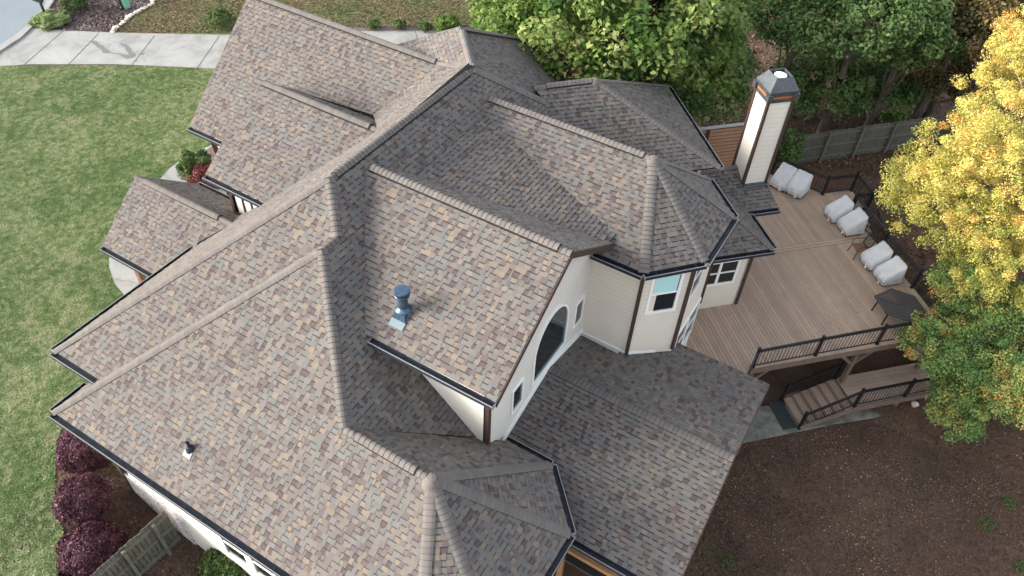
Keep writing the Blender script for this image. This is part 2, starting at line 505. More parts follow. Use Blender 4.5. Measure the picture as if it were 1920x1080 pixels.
blob([(170, 76), (177, 79), (183, 84), (188, 87), (193, 91), (199, 97), (206, 99)], 0.038, stn, [.05, .14, .10, .17, .11, .19, .04])
blob([(206, 99), (220, 100), (232, 104)], 0.038, stn, [.05, .04, .08])
blob([(226, 81), (232, 84), (238, 88), (241, 93), (244, 98), (247, 102), (253, 106)], 0.038, stn, [.03, .13, .10, .15, .10, .17, .03])
blob([(230, 103), (240, 107), (252, 105)], 0.042, stn, [.12, .18, .05])
blob([(261, 102), (266, 101), (270, 99)], 0.038, stn, [.06, .16, .05])
blob([(251, 115), (254, 114), (257, 113)], 0.038, stn, [.05, .10, .04])
tag(stn.build('driveway_stain', M_stain), kind='structure')
# street with its concrete curb and gutter in the far left corner
flat('street', pxpoly([(-900, 260), (-60, 130), (0, 86), (30, 66), (62, 40), (84, 12), (100, -30), (130, -200), (-900, -200)]), M_asph, 0.02)
kb = MB()
inner = [(-60, 130), (0, 86), (30, 66), (62, 40), (84, 12), (100, -30), (118, -120)]
outer = [(-40, 136), (0, 100), (40, 74), (63, 52), (82, 36), (107, -4), (135, -90)]
for i in range(len(inner) - 1):
    a, b2, c, d = px(*inner[i], 0), px(*inner[i + 1], 0), px(*outer[i + 1], 0), px(*outer[i], 0)
    mid1, mid2 = a.lerp(d, .68), b2.lerp(c, .68)
    up1, up2 = Vector((0, 0, .05)), Vector((0, 0, .12))
    kb.hexa([a, b2, mid2, mid1], [a + up1, b2 + up1, mid2 + up1, mid1 + up1])
    kb.hexa([mid1, mid2, c, d], [mid1 + up2, mid2 + up2, c + up2, d + up2])
tag(kb.build('curb', M_conc), kind='structure')
flat('mulch_bed', pxpoly([(63, 53), (84, 36), (108, -6), (140, -110), (420, -110), (290, -10), (286, 8), (262, 22), (248, 30), (228, 46), (212, 61), (115, 58)]), M_mulch, 0.012)
flat('dormant_lawn', pxpoly([(212, 62), (228, 46), (248, 30), (262, 22), (286, 8), (300, -120), (1200, -120), (1010, 40), (905, 54), (640, 58), (420, 66), (330, 64)]), M_dry, 0.010)
flat('shrub_bed', pxpoly([(660, 59), (1010, 60), (960, 38), (860, 46), (660, 46)]), M_mulch, 0.016)
sb = MB()
gx, gy = [-17.6 + .4 * i for i in range(32)], [-4 + .5 * i for i in range(19)]
for i in range(len(gx) - 1):
    for j in range(len(gy) - 1):
        sb.face([(x, y, ground_z(x, y) + .012) for x, y in ((gx[i], gy[j]), (gx[i + 1], gy[j]), (gx[i + 1], gy[j + 1]), (gx[i], gy[j + 1]))])
M_bed = mat('dark_bed_soil', (0.085, 0.055, 0.040), 0.95)
g = N(M_bed); o = g.coord(); n1 = g.noise(o, 9, 5, 0.75); g.col(g.ramp(n1, [(.3, (.045, .028, .020)), (.55, (.095, .062, .045)), (.75, (.16, .11, .08))])); g.bump(n1, .8, .04)
tag(sb.build('side_bed', M_bed), kind='structure')
# front walk and curved entry pad with a step
flat('front_walk', pxpoly([(206, 470), (205, 500), (216, 533), (238, 560), (330, 520), (430, 430), (440, 330), (400, 272), (382, 280), (345, 298), (318, 318), (300, 338), (240, 400)]), M_conc, 0.05, thick=0.12)
flat('entry_step', pxpoly([(214, 527), (268, 500), (262, 430), (340, 380), (420, 420), (330, 520), (300, 540)]), M_conc, 0.17, thick=0.16)
flat('planting_bed', pxpoly([(338, 338), (352, 305), (400, 275), (450, 300), (470, 372), (400, 352)]), M_mulch, 0.062)
# paving under and beside the lower stairs
flat('patio_slab', pxpoly([(1330, 770), (1340, 845), (1398, 829), (1480, 812), (1570, 794), (1657, 780), (1646, 764), (1560, 745), (1470, 760)], -2.70), M_conc_d, -2.66, thick=0.12)
flat('lower_patio', [Vector((p[0], p[1], 0)) for p in (W((-4.6, 1.5, 0)), W((0.6, 1.5, 0)), W((0.6, 5.8, 0)), W((-4.6, 5.8, 0)))], M_conc, -2.60, thick=0.14)
#@@HOUSE
# ------------------------------------------------------------------ the house
house = empty('house', W((-6, 8, -13.5)))
HOUSE_M = house.location.copy()
tag(house, 'large cream house under a steep many-gabled roof of mottled brown and grey shingles', 'house')

def hb(mb, name, mats, parent=None, smooth=False):
    """build a house part: shift the mesh into the house's own space"""
    off = HOUSE_M
    mb.v = [(v[0] - off.x, v[1] - off.y, v[2] - off.z) for v in mb.v]
    return mb.build(name, mats, parent if parent is not None else house, smooth)

FACES = {}       # name -> (polygon in metres, normal, horizontal axis, upslope axis)
def roof_plane(pts):
    P = [W(p) for p in pts]
    n = Vector((0, 0, 0))
    for i in range(len(P)):
        a, b = P[i], P[(i + 1) % len(P)]
        n += Vector(((a.y - b.y) * (a.z + b.z), (a.z - b.z) * (a.x + b.x), (a.x - b.x) * (a.y + b.y)))
    n.normalize()
    if n.z < 0:
        n = -n; P.reverse()
    h = Vector((0, 0, 1)).cross(n).normalized()
    up = n.cross(h).normalized()
    return P, n, h, up

def clip_rect(poly, x0, x1, y0, y1):
    for axis, lim, sgn in ((0, x0, 1), (0, x1, -1), (1, y0, 1), (1, y1, -1)):
        out = []
        m = len(poly)
        for i in range(m):
            a, b = poly[i], poly[(i + 1) % m]
            da, db = (a[axis] - lim) * sgn, (b[axis] - lim) * sgn
            if da >= 0: out.append(a)
            if (da > 0 and db < 0) or (da < 0 and db > 0):
                t = da / (da - db)
                out.append((a[0] + (b[0] - a[0]) * t, a[1] + (b[1] - a[1]) * t))
        poly = out
        if len(poly) < 3: return []
    return poly

def inside(poly, x, y):
    r = False
    for i in range(len(poly)):
        (x0, y0), (x1, y1) = poly[i], poly[i - 1]
        if (y0 > y) != (y1 > y) and x < (x1 - x0) * (y - y0) / (y1 - y0) + x0: r = not r
    return r

def segcut(poly, x0, x1, y0, y1):
    """does any polygon edge pass through the rectangle's bounding box?"""
    for i in range(len(poly)):
        a, b = poly[i - 1], poly[i]
        if max(a[0], b[0]) < x0 or min(a[0], b[0]) > x1 or max(a[1], b[1]) < y0 or min(a[1], b[1]) > y1: continue
        return True
    return False

def shingle(mb, name, pts, tones=1.0):
    P, n, h, up = roof_plane(pts)
    FACES[name] = (P, n)
    o = P[0]
    q = [((p - o).dot(h), (p - o).dot(up)) for p in P]
    vmin, vmax = min(b for a, b in q), max(b for a, b in q)
    umin, umax = min(a for a, b in q), max(a for a, b in q)
    # structural deck below the shingles
    def X(u, v, d): return o + h * u + up * v + n * d
    mb.face([X(u, v, -0.004) for u, v in q], 1)
    mb.face([X(u, v, -0.14) for u, v in reversed(q)], 2)
    for i in range(len(q)):
        a, b = q[i], q[(i + 1) % len(q)]
        mb.face([X(*a, -0.14), X(*b, -0.14), X(*b, 0.008), X(*a, 0.008)], 1)
    j = 0
    while vmin + j * EXPO < vmax - 0.005:
        v0 = vmin + j * EXPO; v1 = v0 + EXPO
        x = umin - random.random() * 0.25
        lifted = random.random() < 0.5
        while x < umax:
            w = random.choice((0.06, 0.09, 0.11, 0.12, 0.13, 0.15, 0.17, 0.19)) * (0.9 if lifted else 1.0)
            x1 = x + w
            if segcut(q, x, x1, v0, v1):
                c = clip_rect(q, x, x1, v0, min(v1, vmax))
                full = False
            elif inside(q, x + w / 2, v0 + EXPO / 2):
                c = [(x, v0), (x1, v0), (x1, v1), (x, v1)]; full = True
            else:
                c = []
            if len(c) >= 3:
                tone = random.random()
                if lifted: tone = tone * 0.86 + 0.14
                else: tone = min(0.999, tone * 1.02)
                lo, hi = ((0.022, 0.006) if lifted else (0.012, 0.003))
                def D(v): return lo + (hi - lo) * (v - v0) / EXPO
                tt = (tone, 1.0 if lifted else 0.0)
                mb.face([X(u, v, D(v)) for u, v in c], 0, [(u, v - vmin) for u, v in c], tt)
                if full:
                    mb.face([X(x, v0, 0), X(x1, v0, 0), X(x1, v0, lo), X(x, v0, lo)], 1)
                    if lifted:
                        mb.face([X(x, v0, 0.004), X(x, v0, lo), X(x, v1, hi)], 1)
                        mb.face([X(x1, v0, 0.004), X(x1, v1, hi), X(x1, v0, lo)], 1)
            x = x1
            lifted = (not lifted) if random.random() < 0.82 else lifted
        j += 1

SHM = [M_sh, M_edge_shade, M_soff]
# key points (survey units)
Rend, Aapex, BAj, Bapex = (-7.422, 11.296, -7.719), (-7.422, 7.14, -7.719), (-6.842, 6.545, -8.248), (-6.842, 6.186, -8.248)
BT, Tapex = (-5.22, 4.52, -9.728), (-3.642, 4.52, -9.728)
Aeave, Beave, V1 = (-11.206, 3.559, -10.9), (-10.418, 2.803, -11.253), (-9.998, 3.559, -10.9)
oct1, oct2, oct3, oct4 = (-2.704, 6.505, -11.253), (-1.849, 5.594, -11.253), (-1.849, 3.45, -11.253), (-2.704, 2.803, -11.253)
D1r, D1v, D1c, D1g = (-7.294, 7.874, -7.835), (-5.798, 5.797, -9.2), (-3.388, 5.797, -9.2), (-3.388, 7.874, -7.835)
D2r, D2a = (-7.025, 11.102, -8.081), (-3.446, 11.102, -8.081)
bb1, bb2, bb3, bb4 = (-2.693, 9.439, -9.174), (-1.915, 10.304, -9.174), (-1.911, 11.755, -9.174), (-2.735, 12.578, -9.174)
Qe, Es, Ea, Ec, Ef = (-6.374, 12.437, -8.674), (-6.708, 12.505, -8.475), (-5.781, 13.471, -8.456), (-2.838, 13.857, -9.722), (-5.09, 16.249, -9.722)
Gr, Gp, Gl = (-8.504, 12.532, -7.719), (-8.474, 16.364, -9.707), (-12.2, 12.53, -9.70)
b0, mj = (-8.476, 11.72, -8.13), (-9.43, 10.59, -9.13)
F1r, F1f, F1v = (-8.445, 9.626, -8.579), (-11.664, 9.637, -8.579), (-10.03, 7.85, -9.91)
F2r, F2f = (-10.634, 7.42, -10.418), (-13.43, 7.40, -10.418)
def s1z(x): return -14.4889 - 0.9122 * x
def s1(x, y): return (x, y, s1z(x))

ROOFS = {
 'main_roof': {
   'A_s': [Aeave, V1, BAj, Aapex],
   'B_s': [Beave, oct4, Tapex, BT, Bapex],
   'B_w': [(-10.418, 3.56, -11.253), Beave, Bapex, BAj, V1],
   'A_w': [Aapex, Aeave, (-11.206, 7.9, -10.9), F1v, F1r, (-7.422, 8.4, -7.719)],
   'A_w2': [Rend, (-7.422, 8.4, -7.719), F1r, mj], 'A_w3': [Rend, mj, b0],
   'S1': [Rend, Aapex, BAj, Bapex, BT, s1(-3.72, 6.34), s1(-3.72, 7.7), s1(-6.82, 8.55), s1(-6.82, 10.82), D2r, s1(-6.05, 12.2), Qe],
   'saddle': [(-6.842, 8.53, -8.267), (-3.45, 9.55, -8.938), (-3.45, 9.797, -8.938), (-6.842, 10.819, -8.267)],
 },
 'corner_roof': {
   'T_n': [BT, (-3.548, 6.505, -11.253), oct1, Tapex],
   'T_1': [Tapex, oct1, oct2], 'T_2': [Tapex, oct2, oct3], 'T_3': [Tapex, oct3, oct4],
 },
 'dormer_roof': {
   'D1_s': [D1r, D1v, D1c, D1g],
   'D1_n': [D1r, D1g, (-3.388, 9.70, -9.034), (-3.45, 9.57, -8.938), (-6.842, 8.53, -8.267)],
 },
 'bay_roof': {
   'D2_s': [D2r, (-6.842, 10.819, -8.267), (-3.45, 9.80, -8.938), (-3.72, 9.439, -9.174), bb1, D2a],
   'D2_1': [D2a, bb1, bb2], 'D2_2': [D2a, bb2, bb3], 'D2_3': [D2a, bb3, bb4],
   'D2_n': [D2a, bb4, (-6.6, 12.6, -9.174), D2r],
 },
 'rear_roof': {
   'E_f': [Qe, s1(-6.05, 12.2), (-4.9, 11.8, -9.722), Ec, Ea, Es],
   'E_r': [Ea, Ec, Ef],
   'E_b': [Es, Ea, Ef, (-7.3, 14.05, -9.722)],
 },
 'garage_roof': {
   'G_r': [Rend, (-6.374, 12.437, -8.80), (-5.3, 13.1, -9.68), Gp, Gr], 'G_f': [Gr, Gp, Gl], 'G_l': [Rend, Gr, Gl, b0],
 },
 'front_gable_roof': {
   'F0_s': [(-13.8, 11.75, -8.13), (-13.8, 9.25, -10.33), (-11.6, 9.25, -10.33), (-11.6, 10.49, -9.22), mj, b0],
   'F0_n': [(-13.8, 11.75, -8.13), b0, (-9.5, 14.2, -10.33), (-13.8, 14.2, -10.33)],
 },
 'entry_gable_roof': {
   'F1_s': [F1r, F1f, (-11.664, 7.85, -9.91), F1v],
   'F1_n': [F1r, mj, (-11.664, 10.49, -9.22), F1f],
 },
 'entry_porch_roof': {
   'F2_s': [F2r, F2f, (-13.43, 6.14, -11.472), (-11.2, 6.14, -11.472), (-11.2, 6.93, -10.88)],
   'F2_n': [F2f, F2r, (-10.7, 8.72, -11.472), (-13.43, 8.72, -11.472)],
 },
 'rear_porch_roof': {
   'P_n': [(-3.69, 8.204, -11.128), (-0.13, 8.204, -11.128), (-0.125, 10.635, -11.778), (-3.2, 10.635, -11.778), (-3.69, 9.9, -11.58)],
   'P_s': [(-3.69, 8.204, -11.128), (-3.69, 5.80, -11.778), (-0.085, 5.80, -11.778), (-0.13, 8.204, -11.128)],
 },
}
def skz(b, sl, be): return -11.3 + sl / 2 ** .5 * (be - b)
def abU(a, b, z): return ((a + b) / 2, (a - b) / 2, z)
ROOFS['skirt_roof'] = {
   'K_f': [abU(10.4, -15.16, -11.3), abU(12.68, -15.16, -11.3), abU(11.3, -16.54, skz(-16.54, .7, -15.16)), abU(10.4, -16.54, skz(-16.54, .7, -15.16))],
   'K_r': [abU(12.68, -15.16, -11.3), abU(12.68, -17.4, -11.3), abU(11.3, -17.4, -10.617), abU(11.3, -16.54, -10.617)],
   'Q_f': [abU(12.1, -16.96, -11.3), abU(13.80, -16.96, -11.3), abU(13.62, -17.84, skz(-17.84, .5, -16.96)), abU(12.80, -17.84, skz(-17.84, .5, -16.96)),
           abU(12.83, -18.45, skz(-18.45, .5, -16.96)), abU(11.3, -18.45, skz(-18.45, .5, -16.96)), abU(11.3, -16.96, -11.3)],
}
roof_obj = {}
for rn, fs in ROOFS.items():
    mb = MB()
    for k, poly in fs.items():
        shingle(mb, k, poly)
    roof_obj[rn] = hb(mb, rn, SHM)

# ridge and hip caps
def caps(mb, A, B, fa, fb, w=0.145, raised=0.0, expo=0.135, rise=0.02):
    """overlapping bent cap shingles from A (low/near end) to B; fa, fb are the two roof faces they bend over"""
    A, B = W(A), W(B)
    t = (B - A); Ln = t.length; t.normalize()
    ds = []
    for fn in (fa, fb):
        P, n = FACES[fn]
        cen = sum(P, Vector()) / len(P)
        d = n.cross(t).normalized()
        if d.dot(cen - (A + B) / 2) < 0: d = -d
        ds.append(d)
    upv = (FACES[fa][1] + FACES[fb][1]).normalized()
    if raised:
        upv2 = Vector((0, 0, 1))
    nP = max(1, int(Ln / expo))
    st = Ln / nP
    def ring(s, lift):
        p = A + t * s
        base = p + upv * (lift + raised)
        k = 0.05
        pts = [base + ds[0] * w + upv * 0.0, base + ds[0] * (w * .55) + upv * k * .22, base + ds[0] * (w * .22) + upv * k * .16, base + ds[1] * (w * .22) + upv * k * .16, base + ds[1] * (w * .55) + upv * k * .22, base + ds[1] * w]
        return pts
    for i in range(nP):
        s0, s1_ = i * st, (i + 1) * st + 0.02
        a, b = ring(s0, rise + 0.018), ring(s1_, rise + 0.004)
        tone = random.random()
        c_ = [p.lerp(q, .80) for p, q in zip(a, b)]
        for k in range(5):
            mb.face([a[k], c_[k], c_[k + 1], a[k + 1]], 0, None, (tone, 0))
            mb.face([c_[k], b[k], b[k + 1], c_[k + 1]], 1, None, (tone, 0))  # dark strip paints the shade where the next cap laps over
        lo = [p - upv * 0.024 for p in a]
        for k in range(5):
            mb.face([a[k], a[k + 1], lo[k + 1], lo[k]], 1)
        for k in (0, 5):
            mb.face([a[k], b[k], b[k] - upv * 0.02, a[k] - upv * 0.02], 1)
    if raised:
        a, b = ring(0, rise), ring(Ln, rise)
        for k in (0, 5):
            off = upv * (raised + 0.02)
            mb.face([a[k], b[k], b[k] - off, a[k] - off], 2)
        for r_ in (a, b):
            low = [p - upv * (raised + 0.02) for p in r_]
            for k in range(5):
                mb.face([r_[k], r_[k + 1], low[k + 1], low[k]], 2)

def lerp3(a, b, t): return tuple(a[i] + (b[i] - a[i]) * t for i in range(3))
CAPS = {
 'main_roof': [(Aeave, Aapex, 'A_s', 'A_w', 0), (BAj, Aapex, 'A_s', 'S1', 0), (Bapex, BAj, 'S1', 'B_w', 0), (Beave, Bapex, 'B_s', 'B_w', 0), (BT, Bapex, 'B_s', 'S1', 0),
               (Aapex, Rend, 'A_w', 'S1', 0), (lerp3(Aapex, Rend, .03), lerp3(Aapex, Rend, .96), 'A_w', 'S1', .045), (Qe, Rend, 'S1', 'G_r', 0), (b0, Rend, 'A_w3', 'G_l', 0)],
 'corner_roof': [(Tapex, BT, 'B_s', 'T_n', 0), (lerp3(Tapex, BT, .17), lerp3(Tapex, BT, .86), 'B_s', 'T_n', .045), (oct1, Tapex, 'T_n', 'T_1', 0), (oct2, Tapex, 'T_1', 'T_2', 0), (oct3, Tapex, 'T_2', 'T_3', 0), (oct4, Tapex, 'T_3', 'B_s', 0)],
 'dormer_roof': [(D1g, D1r, 'D1_s', 'D1_n', 0), (lerp3(D1g, D1r, .055), lerp3(D1g, D1r, .965), 'D1_s', 'D1_n', .05)],
 'bay_roof': [(D2a, D2r, 'D2_s', 'D2_n', 0), (lerp3(D2a, D2r, .05), lerp3(D2a, D2r, .96), 'D2_s', 'D2_n', .045), (bb1, D2a, 'D2_s', 'D2_1', 0), (bb2, D2a, 'D2_1', 'D2_2', 0), (bb3, D2a, 'D2_2', 'D2_3', 0), (bb4, D2a, 'D2_3', 'D2_n', 0)],
 'rear_roof': [(Ea, Es, 'E_f', 'E_b', 0), (lerp3(Ea, Es, .06), lerp3(Ea, Es, .8), 'E_f', 'E_b', .045), (Ec, Ea, 'E_f', 'E_r', 0), (Ef, Ea, 'E_r', 'E_b', 0)],
 'garage_roof': [(Gr, Rend, 'G_r', 'G_l', 0), (lerp3(Gr, Rend, .10), lerp3(Gr, Rend, .97), 'G_r', 'G_l', .05), (Gp, Gr, 'G_r', 'G_f', 0), (Gl, Gr, 'G_l', 'G_f', 0)],
 'front_gable_roof': [((-13.8, 11.75, -8.13), b0, 'F0_s', 'F0_n', 0), ((-13.6, 11.75, -8.13), lerp3(b0, (-13.8, 11.75, -8.13), .02), 'F0_s', 'F0_n', .05)],
 'entry_gable_roof': [(F1f, F1r, 'F1_s', 'F1_n', 0), (lerp3(F1f, F1r, .07), lerp3(F1f, F1r, .93), 'F1_s', 'F1_n', .05)],
 'entry_porch_roof': [(F2f, F2r, 'F2_s', 'F2_n', 0), (lerp3(F2f, F2r, .1), lerp3(F2f, F2r, .87), 'F2_s', 'F2_n', .05)],
 'rear_porch_roof': [((-0.13, 8.204, -11.128), (-3.69, 8.204, -11.128), 'P_n', 'P_s', 0)],
 'skirt_roof': [(abU(12.68, -15.16, -11.3), abU(11.3, -16.54, -10.617), 'K_f', 'K_r', 0)],
}
for rn, lst in CAPS.items():
    for A, B, fa, fb, r_ in lst:
        mb = MB()
        caps(mb, A, B, fa, fb, raised=r_, w=0.17 if r_ else 0.15)
        hb(mb, 'ridge_vent' if r_ else 'ridge_cap', [M_cap, M_edge_shade, M_vent], roof_obj[rn])
    if rn == 'skirt_roof':
        FACES['Q_b'] = ([W(abU(12, -19, -11)), W(abU(12.8, -19, -11)), W(abU(12, -18.45, -10.78))], Vector((-.35, .35, .86)).normalized())
        mb = MB()
        caps(mb, abU(12.83, -18.45, -10.773), abU(11.3, -18.45, -10.773), 'Q_f', 'Q_b')
        hb(mb, 'ridge_cap', [M_cap, M_edge_shade, M_vent], roof_obj[rn])

for rn, ap in (('corner_roof', Tapex), ('bay_roof', D2a), ('rear_roof', Ea)):
    mb = MB()
    mb.lathe([(.27, -.20), (.19, -.045), (.10, .035), (0.0, .055)], W(ap), 20)
    mb.at = [(.5, 0)] * len(mb.f)
    hb(mb, 'apex_cap', M_cap, roof_obj[rn], True)

# gutters along the eaves
def gutter(mb, A, B, out, w=0.15):
    A, B = W(A), W(B)
    t = (B - A).normalized()
    o = Vector((out[0], out[1], 0)).normalized()
    z = Vector((0, 0, 1))
    def seg(d0, d1, z0, z1, m):
        p, q = A + o * d0, B + o * d0
        p2, q2 = A + o * d1, B + o * d1
        mb.hexa([p + z * z0, q + z * z0, q2 + z * z0, p2 + z * z0], [p + z * z1, q + z * z1, q2 + z * z1, p2 + z * z1], m)
    seg(0.005, w, -0.14, -0.115, 0)                 # trough floor
    seg(w, w + 0.02, -0.14, -0.03, 0)               # front wall
    seg(w + 0.004, w + 0.022, -0.03, -0.014, 1)      # rolled lip
    seg(0.0, 0.004, -0.15, -0.02, 0)
    L = (B - A).length
    k = 0.35
    while k < L:                                    # hangers
        p = A + t * k
        mb.bar(p + o * 0.01 - z * 0.022, p + o * w - z * 0.022, 0.02, 0.008, 0)
        k += 0.6
    for e in (A, B):
        mb.bar(e + o * 0.0 - z * 0.085, e + o * (w + 0.02) - z * 0.085, 0.012, 0.11, 1)

S = (0, -1); Nn = (0, 1); E_ = (1, 0); Wd = (-1, 0)
GUT = {
 'main_roof': [(Aeave, (-9.43, 3.559, -10.9), S), (Beave, oct4, S), (Aeave, (-11.206, 7.0, -10.9), Wd), (Beave, (-10.418, 3.5, -11.253), Wd)],
 'corner_roof': [(oct1, oct2, (1, 1)), (oct2, oct3, E_), (oct3, oct4, (1, -1)), ((-3.6, 6.505, -11.253), oct1, Nn)],
 'dormer_roof': [((-5.68, 5.797, -9.2), D1c, S)],
 'bay_roof': [((-3.66, 9.439, -9.174), bb1, S), (bb1, bb2, (1, -1)), (bb2, bb3, E_), (bb3, bb4, (1, 1))],
 'rear_roof': [(Ec, Ef, (1, 1))],
 'front_gable_roof': [((-13.8, 9.25, -10.33), (-11.6, 9.25, -10.33), S)],
 'entry_gable_roof': [((-11.664, 7.85, -9.91), (-10.05, 7.85, -9.91), S)],
 'entry_porch_roof': [((-13.43, 6.14, -11.472), (-11.72, 6.14, -11.472), S), ((-13.43, 8.72, -11.472), (-10.7, 8.72, -11.472), Nn)],
 'rear_porch_roof': [((-3.2, 5.80, -11.778), (-0.085, 5.80, -11.778), S)],
 'skirt_roof': [(abU(10.4, -15.16, -11.3), abU(12.68, -15.16, -11.3), (1, -1)), (abU(12.68, -15.2, -11.3), abU(12.68, -16.9, -11.3), (1, 1)), (abU(12.70, -16.96, -11.3), abU(13.80, -16.96, -11.3), (1, -1))],
}
for rn, lst in GUT.items():
    for A, B, o in lst:
        mb = MB()
        gutter(mb, A, B, o)
        hb(mb, 'gutter', [M_gut, M_lip], roof_obj[rn])

# rake boards on the gable ends
def rake(mb, A, B, out, m=0, drop=0.2):
    A, B = W(A), W(B); o = Vector((out[0], out[1], 0)).normalized(); z = Vector((0, 0, 1))
    mb.hexa([A - z * drop, B - z * drop, B - z * drop + o * .03, A - z * drop + o * .03], [A - z * .0, B - z * .0, B + o * .03, A + o * .03], m)
for rn, lst in {
  'dormer_roof': [(D1c, D1g, E_), (D1g, (-3.388, 9.70, -9.034), E_)],
  'front_gable_roof': [((-13.8, 9.25, -10.33), (-13.8, 11.75, -8.13), Wd), ((-13.8, 11.75, -8.13), (-13.8, 14.2, -10.33), Wd)],
  'entry_gable_roof': [((-11.664, 7.85, -9.91), F1f, Wd), (F1f, (-11.664, 10.49, -9.22), Wd)],
  'entry_porch_roof': [((-13.43, 6.14, -11.472), F2f, Wd), (F2f, (-13.43, 8.72, -11.472), Wd)],
  'rear_porch_roof': [((-0.085, 5.80, -11.778), (-0.13, 8.204, -11.128), E_), ((-0.13, 8.204, -11.128), (-0.125, 10.635, -11.778), E_), ((-3.2, 10.635, -11.778), (-0.125, 10.635, -11.778), Nn)]}.items():
    for A, B, o in lst:
        mb = MB()
        rake(mb, A, B, o)
        hb(mb, 'rake_board', M_brown, roof_obj[rn])

# ---- walls
def wall_prism(mb, pts, thick, out, m=0):
    """vertical wall: outline points (survey units) given in order, thickness (m) inward from 'out'"""
    o = Vector((out[0], out[1], 0)).normalized() * -thick
    P = [W(p) for p in pts]
    mb.hexa([p + o for p in P], P, m)

ZG, ZB = -13.55, -15.3
XW = -3.69
mb = MB()
wall_prism(mb, [(XW, 6.1, -11.3), (XW, 9.9, -11.75), (XW, 9.9, -9.13), (XW, 7.874, -7.93), (XW, 6.1, -9.1), ], 0.15, (1, 0))
gable = hb(mb, 'gable_wall', M_stucco)
mb = MB()
wall_prism(mb, [(-5.9, 6.1, -9.6), (XW, 6.1, -11.3), (XW, 6.1, -9.1), (-5.9, 6.1, -9.1)], 0.12, (0, -1))
dsw = hb(mb, 'dormer_wall', M_south)
mb = MB()
mb.box(W((XW + .0, 6.1, -10.1)) + Vector((-.03, -.01, 0)), 0.12, 0.05, 3.2)
mb.box(W((XW + .0, 6.1, -10.1)) + Vector((.012, .02, 0)), 0.05, 0.10, 3.2)
hb(mb, 'corner_board', M_brown, dsw)
# bay walls (octagonal end), set in below the eaves
i_ = 0.14
c0, c1_, c2_, c3_, c4_ = (XW, 9.56), (-2.72, 9.56), (-2.06, 10.29), (-2.06, 11.76), (-2.76, 12.45)
mb = MB()
for (a, b), o in zip(((c0, c1_), (c1_, c2_), (c2_, c3_), (c3_, c4_)), ((0, -1), (1, -1), (1, 0), (1, 1))):
    wall_prism(mb, [(*a, -14.0), (*b, -14.0), (*b, -9.2), (*a, -9.2)], 0.12, o)
bay = hb(mb, 'bay_wall', M_cream)
for p, o in ((c1_, (0.38, -.92)), (c2_, (.92, -.38)), (c3_, (.92, .38))):
    mb = MB()
    v = W((*p, -10.4)); oo = Vector((o[0], o[1], 0)) * 0.01
    mb.box(v + oo, 0.11, 0.11, 3.8, math.atan2(o[1], o[0]))
    hb(mb, 'corner_board', M_brown, bay)
mb = MB()     # white skirt boards and metal flashing where walls meet the porch roof
def pz(y): return -11.128 - 0.2675 * abs(y - 8.204)
for (a, b), o in (((c0, c1_), (0, -1)), ((c1_, (-2.3, 10.03)), (1, -1))):
    mb = MB()
    za, zb_ = pz(a[1]), pz(b[1])
    oo = Vector((o[0], o[1], 0)).normalized() * 0.02
    A0, B0 = W((*a, za - .03)) + oo, W((*b, zb_ - .03)) + oo
    mb.hexa([A0 - oo, B0 - oo, B0, A0], [A0 - oo + Vector((0, 0, .16)), B0 - oo + Vector((0, 0, .16)), B0 + Vector((0, 0, .16)), A0 + Vector((0, 0, .16))])
    hb(mb, 'skirt_board', M_white, bay)
mb = MB()
ya = [6.2, 8.204, 9.56]
for a, b in zip(ya, ya[1:]):
    A0, B0 = W((XW, a, pz(a) - .03)), W((XW, b, pz(b) - .03))
    ex = Vector((.02, 0, 0)); up_ = Vector((0, 0, .34))
    mb.hexa([A0, A0 + ex, B0 + ex, B0], [A0 + up_, A0 + ex + up_, B0 + ex + up_, B0 + up_])
hb(mb, 'skirt_board', M_white, gable)
mb = MB()
mb.bar(W((XW + .03, 9.53, pz(9.53) + .045)), W((-2.85, 9.50, pz(9.50) + .03)), 0.16, 0.02)
hb(mb, 'flashing', M_silver, bay)
# lower rear bump-out
mb = MB()
wall_prism(mb, [abU(10.0, -15.46, -13.3), abU(12.24, -15.46, -13.3), abU(12.24, -15.46, -11.36), abU(10.0, -15.46, -11.36)], 0.12, (1, -1))
wall_prism(mb, [abU(12.24, -15.46, -13.3), abU(12.24, -17.0, -13.3), abU(12.24, -17.0, -11.36), abU(12.24, -15.46, -11.36)], 0.12, (1, 1))
bump = hb(mb, 'bump_out_wall', M_cream)
mb = MB()
mb.box(W(abU(12.25, -15.45, -12.33)), 0.10, 0.10, 3.1, math.pi / 4)
hb(mb, 'corner_board', M_brown, bump)
mb = MB()
wall_prism(mb, [abU(10.6, -16.6, -13.3), abU(10.6, -16.6, -9.9), abU(9.0, -16.6, -9.9), abU(9.0, -16.6, -13.3)], 0.12, (1, -1))
wall_prism(mb, [abU(10.6, -17.0, -13.3), abU(10.6, -21.2, -13.3), abU(10.6, -21.2, -9.9), abU(10.6, -17.0, -9.9)], 0.12, (1, 1))
hb(mb, 'rear_wall', M_cream)
